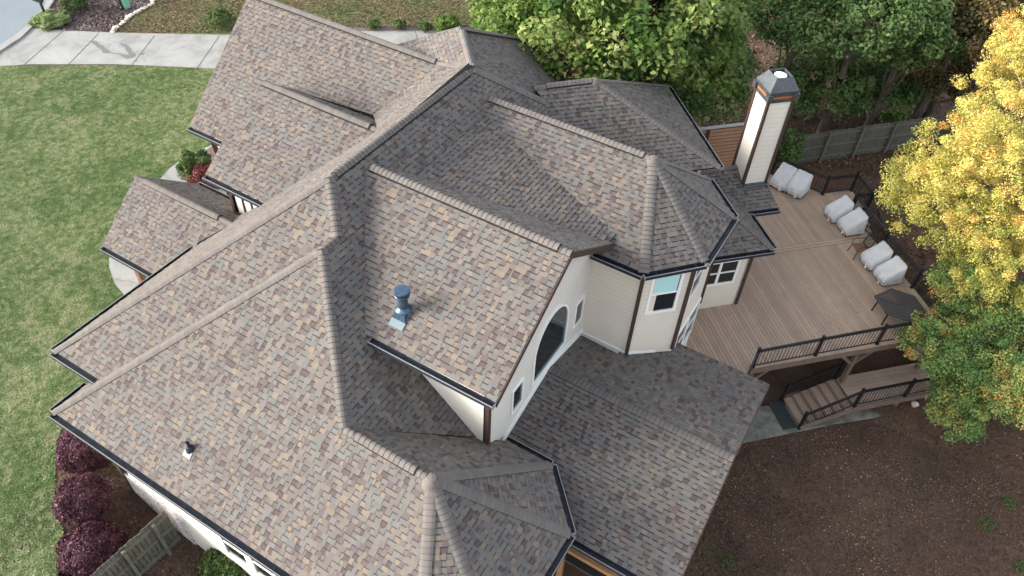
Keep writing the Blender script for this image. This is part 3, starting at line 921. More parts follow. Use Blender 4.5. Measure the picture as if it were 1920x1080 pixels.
# south wall of the near wing: pale siding above, painted brick at the foot
YS = 3.07
mb = MB()
wall_prism(mb, [(-9.75, YS, -14.3), (-2.6, YS, -15.3), (-2.6, YS, -11.36), (-9.75, YS, -11.36)], 0.15, (0, -1))
sw = hb(mb, 'south_wall', M_south)
mb = MB()
wall_prism(mb, [(-9.75, YS - .03, -14.5), (-8.35, YS - .03, -14.7), (-8.35, YS - .03, -13.35), (-9.75, YS - .03, -13.0)], 0.15, (0, -1))
hb(mb, 'brick_base', M_stone, sw)
mb = MB()
mb.box(W((-9.78, YS - .02, -12.8)), 0.10, 0.10, 4.4)
mb.bar(W((-9.80, YS - .03, -14.1)), W((-9.95, YS - .35, -14.15)), 0.10, 0.08)
hb(mb, 'downspout', M_brown, sw)
mb = MB()   # west and front walls below the eaves
wall_prism(mb, [(-9.75, YS, -14.0), (-9.75, 4.0, -14.0), (-9.75, 4.0, -11.3), (-9.75, YS, -11.3)], 0.15, (-1, 0))
wall_prism(mb, [(-10.9, 3.85, -14.0), (-10.9, 8.5, -14.0), (-10.9, 8.5, -10.95), (-10.9, 3.85, -10.95)], 0.15, (-1, 0))
wall_prism(mb, [(-10.9, 3.85, -14.0), (-9.75, 3.85, -14.0), (-9.75, 3.85, -10.95), (-10.9, 3.85, -10.95)], 0.15, (0, -1))
wall_prism(mb, [(-13.5, 9.5, -14.0), (-11.3, 9.5, -14.0), (-11.3, 9.5, -10.4), (-13.5, 9.5, -10.4)], 0.15, (0, -1))
wall_prism(mb, [(-13.5, 9.5, -14.0), (-13.5, 14.0, -14.0), (-13.5, 14.0, -10.4), (-13.5, 11.75, -8.3), (-13.5, 9.5, -10.4)], 0.15, (-1, 0))
wall_prism(mb, [(-13.5, 14.0, -14.0), (-9.0, 14.0, -14.0), (-9.0, 14.0, -10.4), (-13.5, 14.0, -10.4)], 0.15, (0, 1))
hb(mb, 'front_wall', M_south)
mb = MB()   # entry gable walls in board siding with dark battens
wall_prism(mb, [(-11.35, 8.1, -13.6), (-10.15, 8.1, -13.6), (-10.15, 8.1, -9.95), (-11.35, 8.1, -9.95)], 0.12, (0, -1))
wall_prism(mb, [(-11.35, 8.1, -13.6), (-11.35, 10.6, -13.6), (-11.35, 10.6, -9.3), (-11.35, 9.637, -8.68), (-11.35, 8.1, -9.95)], 0.12, (-1, 0))
eg = hb(mb, 'entry_wall', M_batten)
mb = MB()
for x in (-11.35, -11.05, -10.8, -10.55, -10.3):
    mb.box(W((x, 8.1, -11.3)) + Vector((0, -.015, 0)), 0.05, 0.04, 4.2)
mb.box(W((-10.75, 8.1, -10.93)) + Vector((0, -.03, 0)), 2.0, 0.08, 0.14)
mb.box(W((-11.36, 8.1, -11.3)), 0.13, 0.13, 4.2)
hb(mb, 'batten', M_brown, eg)
M_post = wood('stained_post', (0.085, 0.045, 0.030), (0.17, 0.095, 0.06))
for p in ((-13.05, 6.45), (-11.75, 6.45), (-13.05, 8.4)):
    mb = MB(); mb.box(W((*p, -12.5)), 0.20, 0.20, 3.1); hb(mb, 'porch_post', M_post, roof_obj['entry_porch_roof'])
mb = MB()
mb.box(W((-12.4, 6.45, -11.62)), 2.4, 0.16, 0.22)
mb.box(W((-13.05, 7.4, -11.62)), 0.16, 3.2, 0.22)
hb(mb, 'porch_beam', M_post, roof_obj['entry_porch_roof'])
for p in ((-13.1, 9.42), (-12.5, 9.42)):
    mb = MB()
    mb.bar(W((p[0], p[1], -12.0)), W((p[0] - .12, p[1] - .1, -10.45)), 0.16, 0.16)
    hb(mb, 'bracket', M_brown, roof_obj['front_gable_roof'])

# ---- windows
def window(parent, c, wv, hv, out, cols=1, rail=True, blind=False, fw=0.085, name='window', grid=None):
    """window in a wall: centre c (m), half-width vector wv, half-height hv (m), outward direction"""
    o = Vector((out[0], out[1], 0)).normalized()
    c = Vector(c); wv = Vector(wv); z = Vector((0, 0, hv))
    t = wv.normalized(); half = wv.length
    mb = MB()
    def strip(u0, u1, z0, z1, d0=-0.02, d1=0.045):
        p = [c + t * u + Vector((0, 0, zz)) for u, zz in ((u0, z0), (u1, z0), (u1, z1), (u0, z1))]
        mb.hexa([q + o * d0 for q in p], [q + o * d1 for q in p])
    strip(-half - fw, -half, -hv - fw, hv + fw); strip(half, half + fw, -hv - fw, hv + fw)
    strip(-half, half, hv, hv + fw); strip(-half, half, -hv - fw, -hv)
    for k in range(1, cols):
        u = -half + 2 * half * k / cols; strip(u - fw * .6, u + fw * .6, -hv, hv, -.02, .04)
    if rail:
        for k in range(cols):
            u0 = -half + 2 * half * k / cols + (fw * .6 if k else 0); u1 = -half + 2 * half * (k + 1) / cols - (fw * .6 if k < cols - 1 else 0)
            strip(u0, u1, -.03, .03, -.02, .03)
    fr = hb(mb, name, M_white, parent)
    mb = MB()
    p = [c + t * u + Vector((0, 0, zz)) for u, zz in ((-half, -hv), (half, -hv), (half, hv), (-half, hv))]
    mb.hexa([q - o * 0.02 for q in p], [q + o * 0.006 for q in p])
    hb(mb, 'pane', M_glass, fr)
    if blind:
        mb = MB()
        p = [c + t * u + Vector((0, 0, zz)) for u, zz in ((-half * .93, .02), (half * .93, .02), (half * .93, hv * .97), (-half * .93, hv * .97))]
        mb.hexa([q + o * 0.007 for q in p], [q + o * 0.012 for q in p])
        hb(mb, 'blind', M_blind, fr)
    return fr
d45 = Vector((.7071, .7071, 0))
cw = (W((-2.39, 9.925, -9.9)))
window(bay, cw + Vector((.7071, -.7071, 0)) * 0.005, d45 * 0.40, 0.72, (1, -1), blind=True)
window(bay, W((-2.06, 10.75, -9.95)), Vector((0, .42, 0)), 0.72, (1, 0))
window(bay, W((-2.06, 10.75, -11.9)), Vector((0, .42, 0)), 0.75, (1, 0))
window(bay, W((-2.06, 11.4, -11.9)), Vector((0, .42, 0)), 0.75, (1, 0))
window(bump, W(abU(11.22, -15.46, -12.05)), d45 * 0.66, 0.52, (1, -1), cols=2)
window(gable, W((XW, 7.0, -10.64)), Vector((0, .24, 0)), 0.46, (1, 0), rail=False, fw=.06)
window(gable, W((XW, 9.21, -10.53)), Vector((0, .22, 0)), 0.46, (1, 0), rail=False, fw=.06)
window(sw, W((-6.95, YS, -12.95)), Vector((.42, 0, 0)), 0.72, (0, -1))
window(sw, W((-6.25, YS, -12.95)), Vector((.42, 0, 0)), 0.72, (0, -1))
window(sw, W((-4.8, YS, -12.6)), Vector((.6, 0, 0)), 0.72, (0, -1))
# arched window
def arch_pts(x, y0, y1, z0, zs, rise, n=20):
    yc, r_ = (y0 + y1) / 2, (y1 - y0) / 2
    return [(x, y0, z0), (x, y1, z0)] + [(x, yc + r_ * math.cos(math.pi * k / n), zs + rise * math.sin(math.pi * k / n)) for k in range(n + 1)]
po = [W(p) for p in arch_pts(XW, 7.50, 8.735, -10.92, -10.22, .70)]
pi_ = [W(p) for p in arch_pts(XW, 7.545, 8.69, -10.875, -10.22, .655)]
mb = MB()
ex = Vector((.05, 0, 0))
for k in range(len(po)):
    j = (k + 1) % len(po)
    mb.hexa([po[k], po[j], pi_[j], pi_[k]], [po[k] + ex, po[j] + ex, pi_[j] + ex, pi_[k] + ex])
aw = hb(mb, 'arched_window', M_white, gable)
mb = MB(); e2 = Vector((.008, 0, 0)); mb.hexa([p - e2 for p in pi_], [p + e2 for p in pi_])
hb(mb, 'pane', M_glass, aw)
mb = MB(); M_teal = mat('teal_reveal', (0.05, 0.13, 0.13), 0.3)
for (a, b) in ((0, 1), (1, 2)):
    A, B = pi_[a], pi_[b]
    ins = Vector((0, 0, .10)) if a == 0 else Vector((0, -.10, 0))
    mb.hexa([A + e2, B + e2, B + ins + e2, A + ins + e2], [A + e2 * 2.5, B + e2 * 2.5, B + ins + e2 * 1.2, A + ins + e2 * 1.2])
hb(mb, 'sill', M_teal, aw)

# ---- chimney
cd = 0.80
ch_c = [(12.80, -17.84), (13.62, -17.84), (13.62, -17.84 - cd), (12.80, -17.84 - cd)]
mb = MB()
ZT = -8.79
mb.hexa([W(abU(a, b, -13.2)) for a, b in ch_c], [W(abU(a, b, ZT)) for a, b in ch_c])
chim = hb(mb, 'chimney', M_chim)
mb = MB()
for a, b in ch_c:
    mb.box(W(abU(a, b, (ZT - 13.2) / 2)), 0.10, 0.10, (ZT + 13.2) * K - 0.02, math.pi / 4)
hb(mb, 'corner_board', M_brown, chim)
mb = MB()
mb.bar(W(abU(12.74, -17.74, skz(-17.74, .5, -16.96) + .03)), W(abU(13.68, -17.74, skz(-17.74, .5, -16.96) + .03)), 0.20, 0.03, up=(-.3, .3, .9))
hb(mb, 'flashing', M_galv, chim)
cc = W(abU(13.21, -17.84 - cd / 2, ZT))
hx, hy = 0.82 / 2 ** .5 * K / 2, cd / 2 ** .5 * K / 2
def cring(e, z, ey=None):
    ey = e if ey is None else ey
    q = math.pi / 4
    return [cc + Matrix.Rotation(q, 3, 'Z') @ Vector((sx_ * (hx + e), sy_ * (hy + ey), z)) for sx_, sy_ in ((-1, -1), (1, -1), (1, 1), (-1, 1))]
mb = MB()
mb.hexa(cring(.05, -.04), cring(.05, .09))                                     # base pan
for sx_, sy_ in ((-1, -1), (1, -1), (1, 1), (-1, 1)):                           # corner straps
    p = cc + Matrix.Rotation(math.pi / 4, 3, 'Z') @ Vector((sx_ * (hx + .03), sy_ * (hy + .03), 0))
    mb.box(p + Vector((0, 0, .17)), .20, .20, .24, math.pi / 4)
r1, r2, r3 = cring(.055, .20), cring(.08, .38), cring(-.16, .80)
for a, b in ((r1, r2), (r2, r3)):
    for k in range(4):
        j = (k + 1) % 4
        mb.face([a[k], a[j], b[j], b[k]])
r4, r5 = cring(-.19, .78), cring(-.15, .50)
for a, b in ((r3, r4), (r4, r5)):
    for k in range(4):
        j = (k + 1) % 4
        mb.face([a[k], a[j], b[j], b[k]])
mb.face(r5)
for k in range(4):
    j = (k + 1) % 4
    mb.face([r1[j], r1[k], r5[k], r5[j]])
ccap = hb(mb, 'chimney_cap', M_capm, chim)
mb = MB(); mb.hexa(cring(.03, .09), cring(.03, .21))
hb(mb, 'vent_screen', M_copper, chim)
mb = MB()
mb.lathe([(0.17, .50), (0.17, .70), (0.22, .70), (0.22, .74), (0.10, .77), (0.0, .77)], cc, 24)
hb(mb, 'flue_cap', M_white, chim, True)

# ---- metal flue on the dormer roof and plumbing vent on the near roof
d1n = FACES['D1_s'][1]; d1up = Vector((0, d1n.z, -d1n.y)).normalized()
def on_face(fn, u, v):
    P, n = FACES[fn]
    r = Vector(ray(u, v)); c_ = Vector((0, 0, 13.5 * K))
    t = (P[0] - c_).dot(n) / r.dot(n)
    return c_ + r * t
fb = on_face('D1_s', 757, 586)
mb = MB()
top = fb + Vector((0, 0, .16))
sq = 0.19
low1 = [fb + Vector((sx_ * sq, 0, 0)) + d1up * (sy_ * sq - .05) + d1n * .02 for sx_, sy_ in ((-1, -1), (1, -1), (1, 1), (-1, 1))]
ring = [top + Vector((sx_ * .135, sy_ * .135, .0)) for sx_, sy_ in ((-1, -1), (1, -1), (1, 1), (-1, 1))]
for k in range(4):
    j = (k + 1) % 4
    mb.face([low1[k], low1[j], ring[j], ring[k]])
mb.lathe([(0.21, .12), (0.205, .15), (0.13, .22), (0.125, .23), (0.125, .66)], fb, 28)
flue = hb(mb, 'flue_vent', M_galv, roof_obj['dormer_roof'], False)
mb = MB()
mb.lathe([(0.0, .80), (0.165, .80), (0.195, .795), (0.20, .775), (0.20, .735), (0.0, .735)], fb, 32)
mb.lathe([(0.125, .60), (0.185, .62), (0.195, .66), (0.185, .67), (0.14, .66)], fb, 32)
for k in range(8):
    a = k * math.pi / 4
    mb.box(fb + Vector((.185 * math.cos(a), .185 * math.sin(a), .70)), .012, .03, .08, a)
hb(mb, 'flue_vent_cap', M_galv, roof_obj['dormer_roof'])
mb = MB(); mb.lathe([(0.15, .665), (0.15, .735)], fb, 24); hb(mb, 'flue_vent_slot', M_dark, roof_obj['dormer_roof'])
mb = MB()
pc = fb - d1up * .33 + d1n * .03
mb.hexa([pc + Vector((sx_ * .21, 0, 0)) + d1up * sy_ * .10 - d1n * .01 for sx_, sy_ in ((-1, -1), (1, -1), (1, 1), (-1, 1))],
        [pc + Vector((sx_ * .21, 0, 0)) + d1up * sy_ * .10 + d1n * .01 for sx_, sy_ in ((-1, -1), (1, -1), (1, 1), (-1, 1))])
hb(mb, 'flashing', mat('pale_flashing', (0.125, 0.165, 0.185), 0.5, 0.1), roof_obj['dormer_roof'])
pb = on_face('B_s', 357, 842)
bn = FACES['B_s'][1]; bup = Vector((0, bn.z, -bn.y)).normalized()
mb = MB()
mb.lathe([(0.12, -.05), (0.11, .05), (0.075, .12), (0.055, .13), (0.05, .14)], pb, 20)
mb.lathe([(0.045, .05), (0.045, .30), (0.036, .30), (0.036, .12)], pb, 20)
hb(mb, 'plumbing_vent', mat('dark_blue_vent', (0.018, 0.026, 0.042), 0.4), roof_obj['main_roof'], True)
mb = MB()
pc = pb - bup * .14 + bn * .024
mb.hexa([pc + Vector((sx_ * .13, 0, 0)) + bup * sy_ * .09 - bn * .008 for sx_, sy_ in ((-1, -1), (1, -1), (1, 1), (-1, 1))],
        [pc + Vector((sx_ * .13, 0, 0)) + bup * sy_ * .09 + bn * .008 for sx_, sy_ in ((-1, -1), (1, -1), (1, 1), (-1, 1))])
hb(mb, 'flashing', mat('pale_vent_flashing', (0.20, 0.225, 0.21), 0.6), roof_obj['main_roof'])

# ---- timber frame of the screened rear porch
mb = MB()
YP_ = 6.05
mb.bar(W((-3.2, YP_, -12.05)), W((-0.3, YP_, -12.05)), 0.14, 0.26)
mb.bar(W((-3.2, YP_ - .07, -12.55)), W((-0.3, YP_ - .07, -12.55)), 0.16, 0.16)
hb(mb, 'porch_beam', M_gold, roof_obj['rear_porch_roof'])
for x, y in ((-3.0, YP_), (-2.05, YP_), (-1.1, YP_), (-0.32, YP_), (-0.32, 8.2), (-0.32, 10.3)):
    mb = MB(); mb.box(W((x, y, -13.0)), 0.14, 0.14, 3.0); hb(mb, 'porch_post', M_gold, roof_obj['rear_porch_roof'])
mb = MB()
mb.hexa([W((-3.2, YP_ + .02, -13.2)), W((-.3, YP_ + .02, -13.2)), W((-.3, YP_ + .04, -13.2)), W((-3.2, YP_ + .04, -13.2))], [W((-3.2, YP_ + .02, -11.95)), W((-.3, YP_ + .02, -11.95)), W((-.3, YP_ + .04, -11.95)), W((-3.2, YP_ + .04, -11.95))])
hb(mb, 'porch_screen', M_dark, roof_obj['rear_porch_roof'])
mb = MB()
mb.hexa([W((-3.69, 6.1, -13.3)), W((-.3, 6.1, -13.3)), W((-.3, 10.4, -13.3)), W((-3.69, 10.4, -13.3))], [W((-3.69, 6.1, -13.2)), W((-.3, 6.1, -13.2)), W((-.3, 10.4, -13.2)), W((-3.69, 10.4, -13.2))])
hb(mb, 'porch_floor', M_beam, roof_obj['rear_porch_roof'])
#@@REST
# ------------------------------------------------------------------ the deck, its stairs and railings
DZ = 0.48
deck = empty('deck', ab(15, -16, DZ))
tag(deck, 'raised brown plank deck with black railings and stairs behind the house', 'deck')
DECK_O = deck.location.copy()
def db(mb, name, mats, parent=None, smooth=False):
    o = DECK_O
    mb.v = [(v[0] - o.x, v[1] - o.y, v[2] - o.z) for v in mb.v]
    return mb.build(name, mats, parent if parent is not None else deck, smooth)
DP = [(9.68, -10.92), (11.5, -12.75), (18.75, -12.75), (18.75, -19.1), (19.5, -19.1), (19.55, -20.3), (18.2, -20.3), (16.8, -21.95), (12.9, -21.95), (12.3, -18.2), (10.3, -18.2), (10.3, -15.4), (7.6, -13.2), (6.6, -12.4), (7.9, -10.92)]
mb = MB()
bw = 0.14 / K * 2 ** .5
def deckboards(b_lo, b_hi):
    a = 6.0
    while a < 19.7:
        c = clip_rect(DP, a, a + bw * .93, b_lo, b_hi)
        if len(c) >= 3:
            # boards are cut in lengths
            tone = random.random()
            P = [ab(u, v, DZ + random.uniform(-.0015, .0015)) for u, v in c]
            lo = [p - Vector((0, 0, .03)) for p in P]
            mb.face(list(reversed(P)), 0, None, (tone, 0))
            for i in range(len(P)):
                j = (i + 1) % len(P)
                mb.face([P[i], P[j], lo[j], lo[i]], 0, None, (tone, 0))
        a += bw
deckboards(-17.46, -10.9); deckboards(-22.0, -17.72)
for b_ in (-17.475, -17.60):
    c = clip_rect(DP, 10.2, 18.75, b_ - .112, b_)
    P = [ab(u, v, DZ) for u, v in c]
    mb.face(list(reversed(P)), 0, None, (0.9, 0))
db(mb, 'deck_board', M_deck)
mb = MB()
rim = [(9.68, -10.92), (11.5, -12.75), (18.75, -12.75), (18.75, -19.1), (19.5, -19.1), (19.55, -20.3), (18.2, -20.3), (16.8, -21.95)]
for p, q in zip(rim, rim[1:]):
    mb.bar(ab(*p, DZ - .16), ab(*q, DZ - .16), 0.05, 0.24)
mb.bar(ab(11.4, -12.95, DZ - .40), ab(18.7, -12.95, DZ - .40), 0.10, 0.26)
a_ = 11.7
while a_ < 18.7:
    mb.bar(ab(a_, -12.8, DZ - .17), ab(a_, -17.5, DZ - .17), 0.045, 0.20); a_ += .36
db(mb, 'joist_frame', M_beam)
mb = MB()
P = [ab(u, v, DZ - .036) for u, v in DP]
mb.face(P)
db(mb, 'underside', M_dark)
for a_ in (11.75, 15.55, 18.5):
    mb = MB()
    zb = -2.7
    mb.box(ab(a_, -12.95, (DZ - .4 + zb) / 2 - .1), .15, .15, DZ - .4 - zb - .2, math.pi / 4)
    for sg in (-1, 1):
        mb.bar(ab(a_, -12.95, DZ - 1.15), ab(a_ + sg * .62, -12.95, DZ - .48), 0.12, 0.12)
    db(mb, 'support_post', M_beam)
def railing(pts, h=0.92, post_at=None, parent=None, posth=1.02, name='railing'):
    """pts: foot points in metres; posts at every point"""
    mb = MB()
    up = Vector((0, 0, 1))
    for a, b in zip(pts, pts[1:]):
        a, b = Vector(a), Vector(b)
        mb.bar(a + up * h, b + up * h, .06, .045)
        mb.bar(a + up * (h - .10), b + up * (h - .10), .035, .03)
        mb.bar(a + up * .09, b + up * .09, .035, .035)
        L = (b - a).length; n = max(2, int(L / .135))
        for k in range(1, n):
            p = a.lerp(b, k / n)
            mb.bar(p + up * .09, p + up * (h - .05), .018, .018, up=(1, 0, 0))
    r = db(mb, name, M_black, parent)
    for p in pts:
        m2 = MB()
        p = Vector(p)
        m2.box(p + up * posth / 2, .085, .085, posth, math.pi / 4)
        m2.box(p + up * (posth + .012), .105, .105, .03, math.pi / 4)
        m2.box(p + up * .02, .13, .13, .04, math.pi / 4)
        db(m2, 'post', M_black, r)
    return r
def A3(a, b, z=DZ): return ab(a, b, z)
railing([A3(9.9, -11.12), A3(11.57, -12.80), A3(13.77, -12.83), A3(16.0, -12.85), A3(18.62, -12.85), A3(18.68, -14.9), A3(18.68, -16.9), A3(18.68, -19.02)])
railing([A3(16.85, -21.85), A3(18.22, -20.22), A3(19.48, -20.22), A3(19.44, -19.08)])
railing([A3(18.80, -19.06), A3(19.40, -19.06)])
# upper flight descends along the outer side of the deck to a low landing
NS, rise_, run_ = 12, 0.19, 0.28 / K * 2 ** .5
LZ_ = DZ - rise_ * NS
for k in range(NS):
    b1 = -19.05 + run_ * k
    z = DZ - rise_ * (k + 1)
    m2 = MB()
    m2.hexa([A3(18.80, b1, z - .04), A3(18.80, b1 + run_, z - .04), A3(19.45, b1 + run_, z - .04), A3(19.45, b1, z - .04)], [A3(18.80, b1, z), A3(18.80, b1 + run_, z), A3(19.45, b1 + run_, z), A3(19.45, b1, z)])
    m2.hexa([A3(18.80, b1, z), A3(18.80, b1 + .02, z), A3(19.45, b1 + .02, z), A3(19.45, b1, z)], [A3(18.80, b1, z + rise_), A3(18.80, b1 + .02, z + rise_), A3(19.45, b1 + .02, z + rise_), A3(19.45, b1, z + rise_)])
    db(m2, 'tread', M_deck)
bend = -19.05 + run_ * NS
railing([A3(19.47, -19.08), A3(19.47, (-19.08 + bend) / 2, (DZ + LZ_) / 2), A3(19.47, bend, LZ_), A3(19.47, bend + 1.5, LZ_), A3(19.47, -12.0, LZ_)])
# landing walk and the lower flight back toward the house
mb = MB()
mb.hexa([A3(18.8, bend, LZ_ - .05), A3(18.8, -13.3, LZ_ - .05), A3(19.5, -13.3, LZ_ - .05), A3(19.5, bend, LZ_ - .05)], [A3(18.8, bend, LZ_), A3(18.8, -13.3, LZ_), A3(19.5, -13.3, LZ_), A3(19.5, bend, LZ_)])
db(mb, 'landing', M_deck)
a_l0, a_l1 = 15.45, 19.5
bl0, bl1 = -13.15, -11.95
mb = MB()
nb = 8
for k in range(nb):
    f0, f1 = bl0 + (bl1 - bl0) * k / nb, bl0 + (bl1 - bl0) * (k + .95) / nb
    tone = random.random()
    P = [A3(a_l0, f0, LZ_), A3(a_l1, f0, LZ_), A3(a_l1, f1, LZ_), A3(a_l0, f1, LZ_)]
    lo = [p - Vector((0, 0, .04)) for p in P]
    mb.hexa(lo, P)
    for q in range(-6, 0): mb.at[q] = (tone, 0)
db(mb, 'landing', M_deck)
mb = MB()
mb.bar(A3(a_l0, bl1 + .03, LZ_ - .16), A3(a_l1, bl1 + .03, LZ_ - .16), .06, .30)
mb.bar(A3(a_l0 + .05, bl1 - .1, LZ_ - .2), A3(a_l0 + .05, bl1 - .1, -2.7), .14, .14, up=(1, 0, 0))
mb.bar(A3(a_l0 + 1.9, bl1 - .1, LZ_ - .2), A3(a_l0 + 1.9, bl1 - .1, -2.7), .14, .14, up=(1, 0, 0))
db(mb, 'landing_beam', M_beam)
GZ = -2.66
nst = 6
rs = (LZ_ - GZ) / (nst + 1)
ru = 0.33 / K * 2 ** .5
for k in range(nst):
    z = LZ_ - rs * (k + 1)
    a1 = a_l0 - ru * k; a0 = a1 - ru - .03
    m2 = MB()
    m2.hexa([A3(a0, bl0, z - .05), A3(a1, bl0, z - .05), A3(a1, bl1, z - .05), A3(a0, bl1, z - .05)], [A3(a0, bl0, z), A3(a1, bl0, z), A3(a1, bl1, z), A3(a0, bl1, z)])
    m2.hexa([A3(a1 - .02, bl0, z), A3(a1, bl0, z), A3(a1, bl1, z), A3(a1 - .02, bl1, z)], [A3(a1 - .02, bl0, z + rs), A3(a1, bl0, z + rs), A3(a1, bl1, z + rs), A3(a1 - .02, bl1, z + rs)], 1)
    m2.bar(A3(a0 + .018, bl0, z - .012), A3(a0 + .018, bl1, z - .012), .03, .035, 1)
    m2.at = [((k * .37) % 1, 0)] * len(m2.f)
    db(m2, 'tread', [M_deck, M_beam])
ae = a_l0 - ru * nst - .05
mb = MB()
for bb_ in (bl0 - .02, bl1 + .02):
    mb.bar(A3(a_l0, bb_, LZ_ - .22), A3(ae, bb_, GZ + .06), .05, .26)
db(mb, 'stringer', M_beam)
railing([A3(ae, bl1, GZ), A3(a_l0, bl1, LZ_), A3(a_l0 + 1.9, bl1, LZ_), A3(19.45, bl1, LZ_)])
railing([A3(ae, bl0, GZ), A3(a_l0, bl0, LZ_)])
# rubber mat at the foot of the stairs
mb = MB()
mb.hexa([A3(ae - .55, bl0 + .02, GZ), A3(ae - .03, bl0 + .02, GZ), A3(ae - .03, bl1 - .05, GZ), A3(ae - .55, bl1 - .05, GZ)], [A3(ae - .55, bl0 + .02, GZ + .02), A3(ae - .03, bl0 + .02, GZ + .02), A3(ae - .03, bl1 - .05, GZ + .02), A3(ae - .55, bl1 - .05, GZ + .02)])
tag(mb.build('door_mat', mat('dark_rubber', (0.035, 0.045, 0.045), 0.8)), 'dark ribbed mat on the slab at the foot of the stairs', 'mat')

# ------------------------------------------------------------------ furniture on the deck
def covered_chair(name, w, d, seed):
    """origin on the deck under the chair; front faces -y"""
    r = random.Random(seed)
    root = empty(name)
    prof = [(-.02, .14), (-.06, .30), (-.02, .47), (.02, .53), (.06, .56), (.34, .72), (.58, .86), (d - .10, .97), (d - .03, .97), (d + .02, .55), (d + .05, .16)]
    nu = 14
    mb = MB()
    rows = []
    for i, (y, z) in enumerate(prof):
        row = []
        for k in range(nu + 1):
            u = k / nu * 2 - 1
            e = abs(u) ** 8
            low = max(0, (0.62 - z))
            x = u * w / 2 * (1 + .06 * low) + r.uniform(-.008, .008)
            top = 1 - .5 * e if 3 <= i <= 6 else 1
            zz = z - (.075 * e if 2 <= i <= 7 else 0) - (.025 * math.cos(u * 2.4) if 4 <= i <= 6 else 0) + r.uniform(-.010, .010)
            yy = y + (0.05 * e if i < 3 else 0) - (.05 * e if i > 6 else 0) + r.uniform(-.010, .010) + .02 * math.sin(u * 9 + seed) * (1 if i < 3 else .2)
            row.append((x, yy - d / 2, zz))
        rows.append(row)
    vi = []
    V, F = [], []
    for row in rows:
        vi.append([len(V) + k for k in range(nu + 1)]); V += row
    for i in range(len(rows) - 1):
        for k in range(nu):
            F.append((vi[i][k], vi[i][k + 1], vi[i + 1][k + 1], vi[i + 1][k]))
    # the two sides close from the outline down to the hem
    for side, k in ((0, 0), (1, nu)):
        col = [vi[i][k] for i in range(len(rows))]
        base = []
        for i in range(len(rows)):
            x, y, z = V[col[i]]
            t = i / (len(rows) - 1)
            yb = (-.02 + (d + .07) * t) - d / 2
            base.append(len(V)); V.append((x * 1.05 + r.uniform(-.012, .012), y * .5 + yb * .5, .14 + (z - .14) * .33))
        base2 = []
        for i in range(len(rows)):
            t = i / (len(rows) - 1)
            base2.append(len(V)); V.append(((w / 2 + .02) * (-1 if side == 0 else 1), (-.02 + (d + .07) * t) - d / 2, .14))
        for i in range(len(rows) - 1):
            for A, B in ((col, base), (base, base2)):
                q = (A[i], A[i + 1], B[i + 1], B[i])
                F.append(q if side == 0 else tuple(reversed(q)))
    me = bpy.data.meshes.new('cover'); me.from_pydata(V, [], F); me.materials.append(M_cover)
    me.polygons.foreach_set('use_smooth', [True] * len(F)); me.update()
    o = bpy.data.objects.new('cover', me); C.objects.link(o); o.parent = root
    mb = MB()
    for sx_ in (-1, 1):
        mb.bar((sx_ * w * .51, -d / 2 - .03, .26), (sx_ * w * .51, d / 2 + .05, .26), .012, .03)
    mb.bar((-w * .51, -d / 2 - .055, .26), (w * .51, -d / 2 - .055, .26), .012, .03)
    mb.build('hem_strap', M_hem, root)
    for sx_ in (-1, 1):
        for y in (-d / 2 + .08, d / 2 - .06):
            m2 = MB(); m2.tube([(sx_ * w * .40, y, 0), (sx_ * w * .40, y, .2)], .028, 8); m2.build('foot', M_black, root)
    m2 = MB(); m2.box((w * .22, -d / 2 - .07, .13), .05, .012, .11); m2.build('care_tag', M_white, root)
    return root
def place(o, p, rz, label, cat, group=None):
    o.location = p; o.rotation_euler = (0, 0, rz); tag(o, label, cat, group)
GRP = 'covered chairs on the deck'
ch = [covered_chair('covered_chair', .74, .80, s) for s in (1, 2, 3)]
uy = math.radians(-45)      # facing toward the house
place(ch[0], px(1463, 349, DZ), math.radians(-12), 'pale cloth covered chair nearest the chimney, left one of its pair', 'covered chair', GRP)
place(ch[1], px(1492, 362, DZ), math.radians(-12), 'pale cloth covered chair by the chimney, right one of its pair beside the railing bend', 'covered chair', GRP)
place(ch[2], px(1566, 409, DZ), uy, 'pale covered chair next to the stair gate, farther one of the middle pair', 'covered chair', GRP)
c4 = copy_tree(ch[0]); place(c4, px(1591, 433, DZ), uy, 'pale covered chair of the middle pair standing against the bare brown chair', 'covered chair', GRP)
c5 = copy_tree(ch[1]); place(c5, px(1635, 497, DZ), uy, 'pale covered chair just below the bare brown chair, by the outer railing', 'covered chair', GRP)
c6 = copy_tree(ch[2]); place(c6, px(1660, 525, DZ), uy, 'pale covered chair nearest the slatted table', 'covered chair', GRP)

pchair = empty('patio_chair')
mb = MB(); mb.box((0, 0, .42), .50, .48, .05); mb.build('seat', M_seat, pchair)
mb = MB()
for k in range(9):
    x = -.22 + k * .055
    mb.bar((x, .22, .46), (x, .34, .98), .014, .014, up=(1, 0, 0))
mb.bar((-.26, .345, .98), (.26, .345, .98), .03, .03); mb.bar((-.26, .23, .48), (.26, .23, .48), .03, .03)
mb.bar((-.25, .22, .44), (-.25, .345, .99), .03, .03, up=(1, 0, 0)); mb.bar((.25, .22, .44), (.25, .345, .99), .03, .03, up=(1, 0, 0))
mb.build('backrest', M_black, pchair)
for sx_ in (-1, 1):
    mb = MB(); mb.tube([(sx_ * .27, -.22, .44), (sx_ * .285, -.24, .62), (sx_ * .285, -.10, .66), (sx_ * .275, .26, .66)], .016, 8); mb.build('armrest', M_black, pchair)
    for y in (-.22, .22):
        mb = MB(); mb.tube([(sx_ * .24, y, .42), (sx_ * .28, y * 1.25, .0)], .018, 8); mb.build('leg', M_black, pchair)
place(pchair, px(1606, 478, DZ), math.radians(-52), 'uncovered brown seated chair with black metal frame between the covered pairs', 'chair')

